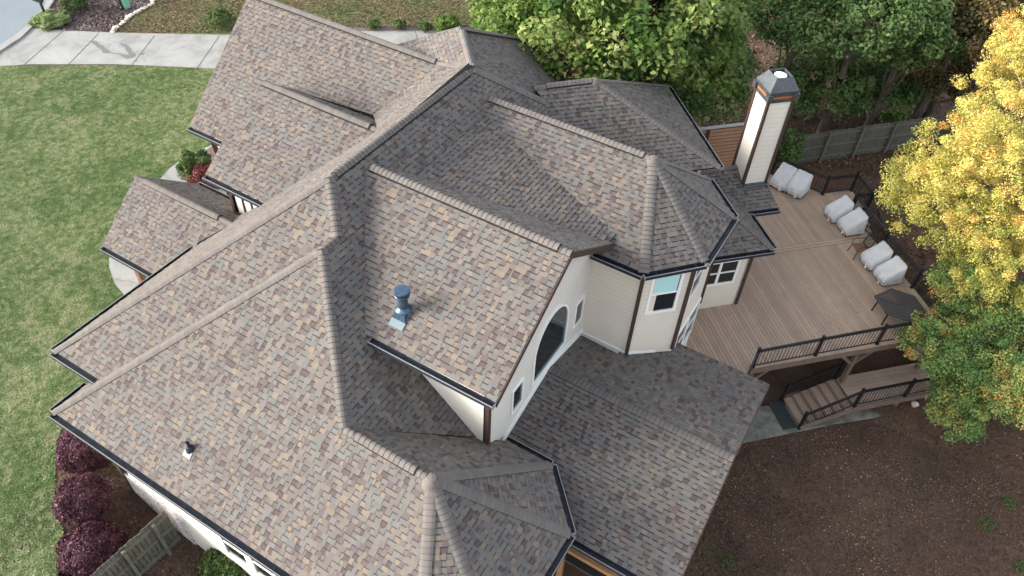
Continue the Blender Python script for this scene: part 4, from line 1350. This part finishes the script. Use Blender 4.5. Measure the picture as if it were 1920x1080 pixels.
table = empty('patio_table', px(1690, 590, DZ))
tc = px(1689, 571, DZ + .72)
table.location = (tc.x, tc.y, DZ)
tag(table, 'dark slatted six-sided table at the deck corner under leaves', 'table')
hexr = [(math.cos(math.radians(a)) * r_, math.sin(math.radians(a)) * r_) for a, r_ in ((5, .92), (65, .82), (125, .82), (185, .92), (245, .82), (305, .82))]
mb = MB()
for k in range(6):
    p, q = Vector((*hexr[k], .70)), Vector((*hexr[(k + 1) % 6], .70))
    mb.bar(p, q, .07, .035)
    mb.bar(Vector((0, 0, .70)), p, .05, .035)
    for j in range(1, 12):
        f = j / 12
        mb.bar(p * f + Vector((0, 0, .70 * (1 - f))), q * f + Vector((0, 0, .70 * (1 - f))), .042, .022)
mb.build('tabletop', M_table, table)
for k in range(0, 6):
    if k % 3 == 2: continue
    mb = MB(); mb.tube([(hexr[k][0] * .8, hexr[k][1] * .8, .69), (hexr[k][0] * .86, hexr[k][1] * .86, 0)], .03, 8); mb.build('leg', M_black, table)

# ------------------------------------------------------------------ fences
def board_fence(name, A, B, h, m, npost, face, label, bwid=.14, rails=(.3, .92, 1.55), tz=None):
    """A, B: foot points; face: +1/-1 side that carries posts and rails"""
    A, B = Vector(A), Vector(B)
    root = empty(name, A); tag(root, label, 'fence')
    t = (B - A); L = t.length; t.normalize()
    s = Vector((-t.y, t.x, 0)).normalized() * face
    mb = MB()
    n = int(L / bwid)
    rr = random.Random(5)
    for k in range(n):
        p = t * (bwid * (k + .5)); hh = h + rr.uniform(-.03, .03)
        mb.box(p + Vector((0, 0, hh / 2)), bwid - .022, .022, hh, math.atan2(t.y, t.x))
    mb.build('board_panel', m, root)
    for z in rails:
        mb = MB(); mb.bar(s * .035 + Vector((0, 0, z)), t * L + s * .035 + Vector((0, 0, z)), .045, .09); mb.build('rail', M_grey_wood, root)
    for k in range(npost):
        p = t * (L * (k + .5) / npost) + s * .10
        mb = MB(); mb.box(p + Vector((0, 0, h * .49)), .10, .09, h * .98, math.atan2(t.y, t.x)); mb.build('post', M_grey_wood, root)
    return root
zf = -.66
board_fence('wooden_fence', px(1440, 316, zf), px(1800, 262, zf), 1.75, M_green_wood, 6, -1, 'weathered grey board fence standing beyond the deck below the woods')
fz_ = -1.25
board_fence('side_fence', Vector((-8.62 * K, 2.96 * K, fz_)), px(120, 1215, fz_), 1.85, M_green_wood, 4, 1, 'mossy board fence running from the near house corner past the plum shrubs', rails=(.25, .95, 1.62))
# cedar plank screen beside the chimney
bq = -20.9
def on_b(u, v, b_):
    r = ray(u, v); d = r[0] - r[1]
    t = b_ / d
    return Vector((r[0] * t * K, r[1] * t * K, (r[2] * t + 13.5) * K))
pA, pB = on_b(1302, 244, bq), on_b(1412, 229, bq)
pB.z = pA.z
root = empty('plank_screen', Vector((pA.x, pA.y, pA.z - 2.6)))
tag(root, 'reddish cedar plank screen with a pale top rail behind the chimney', 'fence')
mb = MB()
dv = pB - pA
for k in range(15):
    z = .06 + k * .17
    mb.bar(Vector((0, 0, z)), dv + Vector((0, 0, z)), .03, .125)
mb.build('plank_panel', M_cedar, root)
mb = MB(); mb.bar(Vector((0, 0, 2.63)), dv + Vector((0, 0, 2.63)), .15, .05); mb.build('top_rail', wood('pale_grey_wood', (.30, .30, .30), (.45, .45, .45)), root)
nrm = Vector((dv.y, -dv.x, 0)).normalized()
for f in (.24, .98):
    mb = MB(); mb.box(dv * f + nrm * .06 + Vector((0, 0, 1.29)), .10, .09, 2.58, math.pi / 4); mb.build('post', M_brown, root)

# ------------------------------------------------------------------ foliage
def leaf_mesh(name, P, Nrm, size, tone, m, parent=None, aspect=1.7):
    """one leaf-sized diamond per point"""
    n = len(P)
    d = rng.normal(size=(n, 3)); d -= (d * Nrm).sum(1)[:, None] * Nrm
    d /= np.linalg.norm(d, axis=1)[:, None] + 1e-9
    s = np.cross(Nrm, d)
    size = np.asarray(size)[:, None] if np.ndim(size) else size
    a, b = d * size * .5 * aspect / 1.3, s * size * .5 / 1.3
    bend = Nrm * size * .12
    V = np.empty((n, 4, 3))
    V[:, 0] = P - a - bend; V[:, 1] = P + b + bend * .5; V[:, 2] = P + a - bend; V[:, 3] = P - b + bend * .5
    me = bpy.data.meshes.new(name)
    me.vertices.add(n * 4); me.vertices.foreach_set('co', V.reshape(-1).astype(np.float32))
    me.loops.add(n * 4); me.loops.foreach_set('vertex_index', np.arange(n * 4, dtype=np.int32))
    me.polygons.add(n); me.polygons.foreach_set('loop_start', np.arange(0, n * 4, 4, dtype=np.int32))
    me.polygons.foreach_set('loop_total', np.full(n, 4, dtype=np.int32))
    A = me.attributes.new('tone', 'FLOAT', 'FACE'); A.data.foreach_set('value', np.clip(tone, 0, 1).astype(np.float32))
    me.materials.append(m); me.update(calc_edges=True)
    o = bpy.data.objects.new(name, me); C.objects.link(o)
    if parent is not None: o.parent = parent
    return o

def clusters(ells, n, rc, up=-0.35, shell=0.55):
    """cluster centres inside a union of ellipsoids given as (centre, (rx, ry, rz)); denser near the surface"""
    out = []
    vol = np.array([e[1][0] * e[1][1] * e[1][2] for e in ells]) ** (2 / 3)
    for e, k in zip(ells, np.maximum(1, (n * vol / vol.sum()).astype(int))):
        c, r_ = np.array(e[0]), np.array(e[1])
        d = rng.normal(size=(k * 3, 3)); d /= np.linalg.norm(d, axis=1)[:, None]
        d = d[d[:, 2] > up][:k]
        rad = shell + (1 - shell) * rng.random(len(d)) ** .6
        out.append(c + d * r_ * rad[:, None])
    return np.concatenate(out)

def crown(name, ells, ncl, rc, per, size, m, parent, base=(0, 0, 0), shell=.5, up=-.4, tvar=.22, flat=.65, sizevar=.35, tbias=0.0, topgain=0.0):
    cs = clusters(ells, ncl, rc, up, shell)
    zmin, zmax = cs[:, 2].min(), cs[:, 2].max()
    k = len(cs)
    rr = rc * (0.6 + .8 * rng.random(k))
    idx = np.repeat(np.arange(k), per)
    d = rng.normal(size=(len(idx), 3)); d /= np.linalg.norm(d, axis=1)[:, None]
    rad = rng.random(len(idx)) ** .45
    off = d * rad[:, None] * rr[idx][:, None]; off[:, 2] *= flat
    # each cluster is a spray: droops toward the outside
    P = cs[idx] + off
    P[:, 2] -= .22 * np.hypot(off[:, 0], off[:, 1]) ** 2 / np.maximum(rr[idx], .1)
    Nn_ = d * .6 + rng.normal(size=d.shape) * .55 + np.array([0, 0, .75])
    Nn_ /= np.linalg.norm(Nn_, axis=1)[:, None]
    ctone = rng.normal(0, tvar, k)
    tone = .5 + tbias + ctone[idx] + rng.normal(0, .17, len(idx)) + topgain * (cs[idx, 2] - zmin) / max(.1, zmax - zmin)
    sz = size * (1 - sizevar + 2 * sizevar * rng.random(len(idx)))
    return leaf_mesh(name, P - np.array(base), Nn_, sz, tone, m, parent), cs

def limb_tree(root, base, cs, h, r0, m, nl=9, twigs=0, mt=None):
    """tapered trunk and limbs reaching toward some of the crown's clusters (all relative to base)"""
    rr = random.Random(int(h * 100))
    mb = MB()
    top = Vector((rr.uniform(-.3, .3), rr.uniform(-.3, .3), h))
    tp = [Vector((0, 0, -.3)), Vector((.04, .02, h * .25)), top * .55 + Vector((.1, -.08, 0)), top]
    mb.tube(tp, [r0 * 1.25, r0, r0 * .75, r0 * .35], 10)
    mb.build('trunk', m, root, True)
    mb = MB(); pick = rng.choice(len(cs), nl, replace=False)
    for i in pick:
        c = Vector(cs[i]) - Vector(base)
        st = tp[1].lerp(tp[3], rr.uniform(.1, .95))
        mid = st.lerp(c, .5) + Vector((0, 0, -.08 * (c - st).length))
        mb.tube([st, mid, c], [r0 * .34, r0 * .2, r0 * .06], 7)
    mb.build('limb', m, root, True)
    if twigs:
        mb = MB(); pick = rng.choice(len(cs), twigs)
        for i in pick:
            c = Vector(cs[i]) - Vector(base)
            st = c * .72 + Vector((0, 0, .2))
            mb.tube([st, st.lerp(c, .5) + Vector((rr.uniform(-.2, .2), rr.uniform(-.2, .2), .12)), c + Vector((rr.uniform(-.5, .5), rr.uniform(-.5, .5), rr.uniform(-.1, .35)))], [.022, .015, .006], 5)
        tw = mb.build('twig', mt or m, root, True); tw['kind'] = 'stuff'

def tree(name, base, ells, ncl, rc, per, size, leaf, label, h, r0, group=None, cat='tree', bark=None, twigs=0, **kw):
    base = Vector(base); base.z = ground_z(base.x, base.y)
    root = empty(name, base); tag(root, label, cat, group)
    o, cs = crown('crown', ells, ncl, rc, per, size, leaf, root, base, **kw)
    limb_tree(root, base, cs, h, r0, bark or M_bark, twigs=twigs, mt=M_twig)
    return root
def V3(v, *d): return (v.x + (d[0] if d else 0), v.y + (d[1] if d else 0), v.z + (d[2] if d else 0))

p = px(1150, 50, 6.5)
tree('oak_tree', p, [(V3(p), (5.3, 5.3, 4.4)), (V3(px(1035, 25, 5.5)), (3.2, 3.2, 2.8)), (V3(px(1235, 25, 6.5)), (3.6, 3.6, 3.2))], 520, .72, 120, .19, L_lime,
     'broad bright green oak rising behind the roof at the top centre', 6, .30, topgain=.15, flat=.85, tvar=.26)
p = px(1292, 150, 2.6)
tree('oak_shaded_crown', p, [(V3(p), (3.0, 3.0, 2.4)), (V3(px(1330, 120, 2.0)), (2.3, 2.3, 1.8))], 80, .8, 190, .19, L_dark, 'shadowed lower crown of the bright oak, painted in darker green, beside the chimney', 3, .16, tbias=.12)  # darker leaf colour stands in for shadow low in the bright oak
GW = 'woods behind the back fence'
for (u, v, z, r_, n, leaf, h, lab, nm) in (
    (1500, 30, 5.0, 2.9, 75, L_dark, 5.5, 'dark green woodland tree right of the bright oak, above the chimney', 'woodland_tree'),
    (1620, 30, 6.0, 3.6, 105, L_dark, 6.5, 'dark green woodland tree at the top with a thick slanting trunk below it', 'woodland_tree'),
    (1700, 60, 5.0, 2.7, 60, L_dark, 5.5, 'dark green woodland tree between the slanting trunk and the rusty brown tree', 'woodland_tree'),
    (1545, 150, 1.6, 2.6, 62, L_dark, 2.6, 'low dark green tree spreading right behind the chimney top', 'woodland_tree'),
    (1660, 150, 1.5, 2.4, 50, L_dark, 2.6, 'low dark green tree just above the weathered grey fence', 'woodland_tree'),
    (1800, 40, 5.5, 2.9, 62, L_brown, 6.0, 'rusty brown leaved tree at the top right above the yellow tree', 'woodland_tree'),
    (1775, 135, 2.5, 2.2, 40, L_brown, 3.4, 'dull brown green small tree just left of the yellow crown', 'woodland_tree'),
    (1905, 25, 6.5, 2.6, 45, L_brown, 7.0, 'brown green tree in the upper right corner with bare twigs', 'woodland_tree'),
    (1560, -70, 7.0, 4.0, 80, L_dark, 8.0, 'dark tree half out of view at the top edge above the slanting trunk', 'woodland_tree'),
    (1750, -80, 7.0, 4.0, 80, L_dark, 8.0, 'dark tree half out of view at the top edge above the rusty tree', 'woodland_tree')):
    p = px(u, v, z)
    tree(nm, p, [(V3(p), (r_, r_, r_ * .62))], int(n * 1.7), .55, 120, .15, leaf, lab, h, .20, GW, topgain=.1, flat=.85, shell=.35, up=-.2)
# slanting old trunk seen under the woods
pt = px(1580, 128, 0.3)
root = empty('leaning_trunk', (pt.x, pt.y, ground_z(pt.x, pt.y))); tag(root, 'thick dark leaning trunk hung with vines above the grey fence', 'tree trunk')
mb = MB(); q = px(1612, 55, 3.2) - root.location
mb.tube([(0, 0, -.2), Vector(q) * .35 + Vector((0, 0, .3)), Vector(q) * .8, Vector(q) * 1.2], [.42, .36, .30, .2], 12); mb.build('trunk', M_log, root, True)

p = px(1885, 340, 5.2)
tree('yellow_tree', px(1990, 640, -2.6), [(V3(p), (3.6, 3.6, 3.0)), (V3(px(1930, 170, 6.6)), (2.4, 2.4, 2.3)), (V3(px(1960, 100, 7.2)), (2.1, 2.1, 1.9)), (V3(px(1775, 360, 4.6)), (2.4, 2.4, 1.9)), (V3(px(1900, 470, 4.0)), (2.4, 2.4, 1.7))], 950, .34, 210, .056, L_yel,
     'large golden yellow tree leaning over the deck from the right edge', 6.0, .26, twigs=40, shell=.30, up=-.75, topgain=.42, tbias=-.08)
p = px(1835, 690, .6)
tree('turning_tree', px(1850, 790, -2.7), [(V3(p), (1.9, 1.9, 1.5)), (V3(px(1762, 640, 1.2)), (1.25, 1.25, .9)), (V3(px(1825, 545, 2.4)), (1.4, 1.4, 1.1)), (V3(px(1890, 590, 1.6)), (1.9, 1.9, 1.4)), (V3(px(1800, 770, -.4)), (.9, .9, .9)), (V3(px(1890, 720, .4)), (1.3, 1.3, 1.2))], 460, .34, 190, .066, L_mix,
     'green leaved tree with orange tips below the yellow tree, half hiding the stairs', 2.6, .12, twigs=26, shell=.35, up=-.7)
p = px(1905, 740, 1.2)
tree('yellow_sapling', px(1960, 800, -2.7), [(V3(p), (.9, .9, 1.1))], 60, .38, 210, .062, L_mix, 'small yellow tipped tree at the right edge over the bare soil', 2.8, .08, tbias=.16)

def bush(name, c, r_, hz, n, size, leaf, label, group=None, cat='shrub', lump=.10, tvar=.12):
    if len(c) == 2:
        zz = 0.0
        for _ in range(8):
            q = px(c[0], c[1], zz); zz = ground_z(q.x, q.y) + hz * .75
        c = q
    c = Vector(c); g_ = ground_z(c.x, c.y)
    root = empty(name, (c.x, c.y, g_)); tag(root, label, cat, group)
    d = rng.normal(size=(n, 3)); d /= np.linalg.norm(d, axis=1)[:, None]
    d[:, 2] = np.where(d[:, 2] < -.35, -d[:, 2], d[:, 2])
    ph = rng.random(6) * 6.28
    lm = 1 + lump * (np.sin(d[:, 0] * 5 + ph[0]) * np.sin(d[:, 1] * 5 + ph[1]) + .6 * np.sin(d[:, 2] * 9 + ph[2]) * np.sin(d[:, 0] * 9 + ph[3]))
    rad = lm * (1 - .16 * rng.random(n) ** 1.5) + rng.normal(0, .02, n)
    P = d * rad[:, None] * np.array([r_, r_, hz]) + np.array([0, 0, hz * .75])
    P[:, 2] = np.maximum(P[:, 2], .02)
    Nn_ = d * .8 + rng.normal(size=d.shape) * .6; Nn_ /= np.linalg.norm(Nn_, axis=1)[:, None]
    tone = .5 + tvar * np.sin(d[:, 0] * 7 + ph[4]) * np.sin(d[:, 1] * 7 + ph[5]) + rng.normal(0, .22, n)
    leaf_mesh('leaves', P, Nn_, size * (.7 + .6 * rng.random(n)), tone, leaf, root)
    mb = MB()
    for k in range(5):
        a = k * 1.256
        mb.tube([(0, 0, 0), (math.cos(a) * r_ * .4, math.sin(a) * r_ * .4, hz * .7)], [.03, .012], 6)
    mb.build('stem', M_bark, root, True)
    return root
GP = 'plum shrubs along the near wall'
bush('plum_shrub', (164, 842), .82, .74, 15000, .055, L_plum, 'rounded plum purple shrub under the eave corner, farthest of the row', GP)
bush('plum_shrub', (156, 937), .77, .68, 14000, .055, L_plum, 'rounded plum purple shrub in the middle of the row by the lawn', GP)
bush('plum_shrub', (174, 1032), .88, .76, 16000, .055, L_plum, 'plum purple shrub beside the mossy fence, nearest of the row', GP)
bush('green_shrub', (430, 1068), .9, .75, 6500, .085, L_bush, 'leafy green shrub with pinkish tips against the pale wall', None)
bush('rose_bush', px(366, 312, .5), .75, .6, 4200, .085, L_bush, 'loose green rose bush by the curved front walk', None, lump=.25)
bush('red_shrub', px(388, 334, .4), .8, .55, 6500, .06, L_red, 'low dark red shrub between the porch roof and the entry gable', None)
bush('fence_shrub', px(1470, 278, .3), .8, 1.1, 4500, .11, L_dark, 'dark green shrub squeezed between the chimney and the grey fence', None, lump=.25)
bush('lime_shrub', px(838, 49, .3), .75, .5, 2600, .10, L_lime, 'low lime green shrub beside the drive, just left of the garage roof peak', None)
bush('lime_shrub', px(903, 50, .3), .6, .4, 1700, .10, L_lime, 'low lime green shrub behind the garage roof peak, beside the white post', None)
bush('round_bush', px(138, 4, .5), .75, .65, 3600, .085, L_bush, 'rounded green bush in the mulch bed behind the mailbox', None)
bush('flowering_plant', px(412, 38, .3), .75, .5, 1500, .09, L_bush, 'sparse flowering plant with white blooms by the drive', None, lump=.3)
bush('bright_sapling', px(1692, 198, .5), .75, .35, 300, .22, L_lime, 'small bright green sapling with big leaves beyond the grey fence', None, lump=.3)
for u, v, lab in ((750, 50, 'tufted green plant in the shrub bed, nearest the ridge of the front gable'), (797, 53, 'low spreading green plant in the shrub bed beside the lime shrub'), (700, 50, 'small dull green plant in the shrub bed, farthest left')):
    bush('bedding_plant', px(u, v, .15), .38, .28, 500, .09, L_bush, lab, 'small plants in the shrub bed', 'plant', .3)
bush('grass_mound', px(96, 40, .1), .95, .26, 5200, .085, L_grass, 'spreading mound of green ornamental grass around the mailbox post', None, 'plant', .2)
weeds = [(1365, 1058, .28), (1848, 985, .28), (1890, 945, .25), (1910, 1065, .2)]
wl = ['weed tuft on the bare soil nearest the porch roof edge', 'tall leafy weed at the middle of the soil cluster near the right edge', 'spreading weed at the top of the soil cluster by the right edge', 'weed in the bottom right corner of the soil']
for (u, v, r_), lab in zip(weeds, wl):
    bush('weed', px(u, v, -2.75), r_, r_ * .5, int(520 * r_) + 30, .055, L_bush, lab, 'weeds on the bare soil', 'weed', .3)

# grass over the lawn, leaf litter over the back yard (uncountable)
def inpoly(X_, Y_, poly):
    r_ = np.zeros(len(X_), bool)
    for i in range(len(poly)):
        x0, y0 = poly[i][0], poly[i][1]; x1, y1 = poly[i - 1][0], poly[i - 1][1]
        c = ((y0 > Y_) != (y1 > Y_)) & (X_ < (x1 - x0) * (Y_ - y0) / (y1 - y0 + 1e-12) + x0)
        r_ ^= c
    return r_
def vnoise(X_, Y_, s, seed):
    r0 = np.random.default_rng(seed); T = r0.random((64, 64))
    x, y = X_ / s, Y_ / s; i, j = np.floor(x).astype(int), np.floor(y).astype(int); fx, fy = x - i, y - j
    fx = fx * fx * (3 - 2 * fx); fy = fy * fy * (3 - 2 * fy)
    g_ = lambda a, b: T[a % 64, b % 64]
    return (g_(i, j) * (1 - fx) + g_(i + 1, j) * fx) * (1 - fy) + (g_(i, j + 1) * (1 - fx) + g_(i + 1, j + 1) * fx) * fy
vis = pxpoly([(-30, 118), (430, 128), (430, 260), (330, 310), (200, 470), (270, 560), (230, 720), (200, 760), (130, 1000), (110, 1110), (-30, 1110)])
xs_, ys_ = [p[0] for p in vis], [p[1] for p in vis]
n = 900000
X_ = rng.uniform(min(xs_), max(xs_), n); Y_ = rng.uniform(min(ys_), max(ys_), n)
k = inpoly(X_, Y_, lawn_pts) & inpoly(X_, Y_, vis)
wk = pxpoly([(206, 470), (205, 500), (216, 533), (238, 560), (330, 520), (430, 430), (440, 330), (400, 272), (382, 280), (345, 298), (318, 318), (300, 338), (240, 400)])
k &= ~inpoly(X_, Y_, wk)
X_, Y_ = X_[k], Y_[k]
nz = .26 * vnoise(X_, Y_, 2.6, 1) + .30 * vnoise(X_, Y_, .8, 2) + .54 * vnoise(X_, Y_, .16, 3)
tone = (nz - .55) * 1.9 + .50 + rng.normal(0, .17, len(X_))
P = np.stack([X_, Y_, .020 + .012 * rng.random(len(X_))], 1)
Nn_ = rng.normal(size=P.shape) * np.array([.45, .45, .3]) + np.array([0, 0, 1.0]); Nn_ /= np.linalg.norm(Nn_, axis=1)[:, None]
tag(leaf_mesh('grass', P, Nn_, .03 + .028 * rng.random(len(X_)), tone, L_grass, None, 2.2), 'short patchy green lawn grass across the front yard', 'grass', kind='stuff')

def litter(name, poly, n, size, m, label, zf_=None, thr=None):
    xs_, ys_ = [p[0] for p in poly], [p[1] for p in poly]
    X_ = rng.uniform(min(xs_), max(xs_), n); Y_ = rng.uniform(min(ys_), max(ys_), n)
    k = inpoly(X_, Y_, poly)
    if thr is not None: k &= (vnoise(X_, Y_, 1.6, 9) + rng.normal(0, .2, n)) > thr
    X_, Y_ = X_[k], Y_[k]
    Z = np.array([ground_z(x, y) for x, y in zip(X_, Y_)]) if zf_ is None else np.full(len(X_), zf_)
    P = np.stack([X_, Y_, Z + .025 + .015 * rng.random(len(X_))], 1)
    Nn_ = rng.normal(size=P.shape) * .45 + np.array([0, 0, 1.0]); Nn_ /= np.linalg.norm(Nn_, axis=1)[:, None]
    tone = .42 + .5 * (vnoise(X_, Y_, 1.2, 4) - .5) + rng.normal(0, .22, len(X_))
    return tag(leaf_mesh(name, P, Nn_, size * (.6 + .8 * rng.random(len(X_))), tone, m, None, 1.5), label, 'leaf litter', kind='stuff')
yard = pxpoly([(1230, 1130), (1330, 830), (1420, 800), (1640, 770), (1700, 560), (1960, 540), (1960, 1130)], -2.75)
litter('fallen_leaves', yard, 75000, .058, L_litter, 'brown leaf litter strewn over the bare back yard soil')
yard2 = pxpoly([(1270, 260), (1340, 60), (1380, -30), (1960, -30), (1960, 400), (1700, 560), (1600, 330), (1440, 300)], -.65)
sbed = pxpoly([(120, 800), (110, 850), (110, 940), (128, 1000), (116, 1080), (560, 1130), (330, 960), (230, 860)])
litter('bed_litter', sbed, 9000, .06, L_litter, 'dark mulch and leaf bits in the bed along the pale wall')
litter('woodland_litter', yard2, 50000, .11, L_litter, 'dark leaf litter under the woods around the grey fence')
bedp = pxpoly([(63, 53), (84, 36), (108, -6), (140, -60), (420, -60), (290, -10), (286, 8), (262, 22), (248, 30), (228, 46), (212, 61), (115, 58)])
L_chip = leafmat('mulch_chip', [(0, (.05, .03, .028)), (.5, (.14, .10, .095)), (1, (.34, .28, .26))], .05)
litter('mulch_chips', bedp, 26000, .11, L_chip, 'grey brown bark chips in the bed behind the mailbox', .0)
dryp = pxpoly([(212, 62), (228, 46), (262, 22), (300, -60), (1100, -60), (960, 40), (905, 50), (640, 54), (420, 62)])
L_dryb = leafmat('dormant_blades', [(0, (.055, .075, .024)), (.5, (.125, .120, .052)), (.8, (.17, .13, .068)), (1, (.26, .21, .13))], .2)
litter('dry_grass', dryp, 60000, .10, L_dryb, 'dormant brown green grass beyond the drive', .0)
tag(bpy.data.objects['dry_grass'], cat='grass')

litter('deck_leaves', pxpoly([(1500, 620), (1560, 520), (1650, 560), (1730, 610), (1640, 630)], DZ), 70, .05, L_litter, 'a few dry leaves lying on the deck near the slatted table', DZ)
# ------------------------------------------------------------------ small things in the front yard
mp_ = px(88, 35, 0)
mbx = empty('mailbox', mp_); tag(mbx, 'black mailbox on a black post beside the street curb', 'mailbox')
mb = MB(); mb.box((0, 0, .60), .10, .10, 1.2); mb.box((-.02, 0, 1.0), .42, .08, .07); mb.box((0, 0, 1.22), .13, .13, .05); mb.build('post', M_mail, mbx)
mb = MB()
sec = [(-.10, 0), (.10, 0), (.10, .14)] + [(.10 * math.cos(math.pi * k / 8), .14 + .09 * math.sin(math.pi * k / 8)) for k in range(1, 8)] + [(-.10, .14)]
A_ = [Vector((-.36, y, 1.05 + z)) for y, z in sec]; B_ = [Vector((.20, y, 1.05 + z)) for y, z in sec]
mb.hexa(A_, B_); mb.build('box', M_mail, mbx)
mb = MB(); mb.box((-.05, -.112, 1.22), .16, .012, .06); mb.build('flag', M_red, mbx)
mbx.rotation_euler = (0, 0, math.radians(20))
u0 = px(237, 15, 0)
ub = empty('utility_box', u0); tag(ub, 'small mint green utility box in the mulch beside a dark post', 'utility box')
mb = MB(); mb.hexa([Vector(v) for v in ((-.18, -.18, 0), (.18, -.18, 0), (.18, .18, 0), (-.18, .18, 0))], [Vector(v) for v in ((-.18, -.18, .62), (.18, -.18, .62), (.18, .18, .62), (-.18, .18, .62))]); mb.build('cabinet', M_util, ub)
mb = MB(); mb.hexa([Vector(v) for v in ((-.20, -.20, .62), (.20, -.20, .62), (.20, .20, .62), (-.20, .20, .62))], [Vector(v) for v in ((-.14, -.14, .72), (.14, -.14, .72), (.14, .14, .72), (-.14, .14, .72))]); mb.build('lid', mat('utility_lid', (.24, .55, .42), .5), ub)
lp = empty('lamp_post', px(230, 18, 0)); tag(lp, 'slim black post in the mulch bed right by the green utility box', 'lamp post')
mb = MB(); mb.tube([(0, 0, 0), (0, 0, .15), (0, 0, .2), (0, 0, 2.2)], [.11, .10, .06, .05], 10); mb.build('pole', M_mail, lp)
mb = MB(); mb.lathe([(.05, 2.2), (.13, 2.25), (.15, 2.5), (.05, 2.62), (0, 2.66)], (0, 0, 0), 10); mb.build('lantern', M_mail, lp)
wp = empty('white_post', px(926, 56, 0)); tag(wp, 'short white post at the edge of the bright oak', 'post')
mb = MB(); mb.box((0, 0, .40), .10, .10, .80); mb.box((0, 0, .82), .13, .13, .05); mb.build('shaft', M_white, wp)
# pale edging stones between mulch and grass
path = [(212, 61), (220, 53), (228, 46), (238, 38), (248, 30), (262, 22), (275, 15), (286, 8), (291, -2)]
pts = []
for a, b in zip(path, path[1:]):
    A_, B_ = px(*a, 0), px(*b, 0); m_ = max(1, int((B_ - A_).length / .24))
    pts += [A_.lerp(B_, k / m_) for k in range(m_)]
def rock_mesh(seed):
    import bmesh
    bm = bmesh.new(); bmesh.ops.create_icosphere(bm, subdivisions=2, radius=.15)
    r0 = random.Random(seed)
    ph = [r0.random() * 6 for _ in range(4)]
    for v in bm.verts:
        c = v.co
        c *= 1 + .22 * math.sin(c.x * 19 + ph[0]) * math.cos(c.y * 17 + ph[1]) + .12 * math.sin(c.z * 30 + ph[2])
        c.z *= .6
    me = bpy.data.meshes.new('edging_stone'); bm.to_mesh(me); bm.free(); me.materials.append(M_rock); return me
rmesh = [rock_mesh(s) for s in range(4)]
for i, p in enumerate(pts):
    o = bpy.data.objects.new('edging_stone', rmesh[i % 4]); C.objects.link(o)
    o.location = (p.x + random.uniform(-.04, .04), p.y + random.uniform(-.04, .04), .07); o.rotation_euler = (0, 0, random.random() * 6); s_ = random.uniform(.7, 1.15); o.scale = (s_, s_, s_)
    tag(o, 'pale edging stone in the curved line between mulch bed and grass', 'stone', 'edging stones along the mulch bed')
# downspout extension lying in the side bed
mb = MB(); A_, B_ = px(270, 962, -.92), px(226, 1008, -.92)
mb.bar(A_, B_, .11, .09)
tag(mb.build('drain_pipe', M_brown), 'brown drain pipe lying in the bed behind the plum shrubs', 'pipe')
q_ = px(1708, 768, -2.7)
lan = empty('stone_lantern', q_); tag(lan, 'small pale garden ornament on a square base beside the landing', 'garden ornament')
mb = MB(); mb.box((0, 0, .06), .42, .42, .12, .4); mb.build('base', M_rock, lan)
mb = MB(); mb.lathe([(0, .12), (.12, .12), (.07, .2), (.11, .34), (.15, .40), (.05, .48), (0, .5)], (0, 0, 0), 12); mb.build('figure', M_rock, lan)
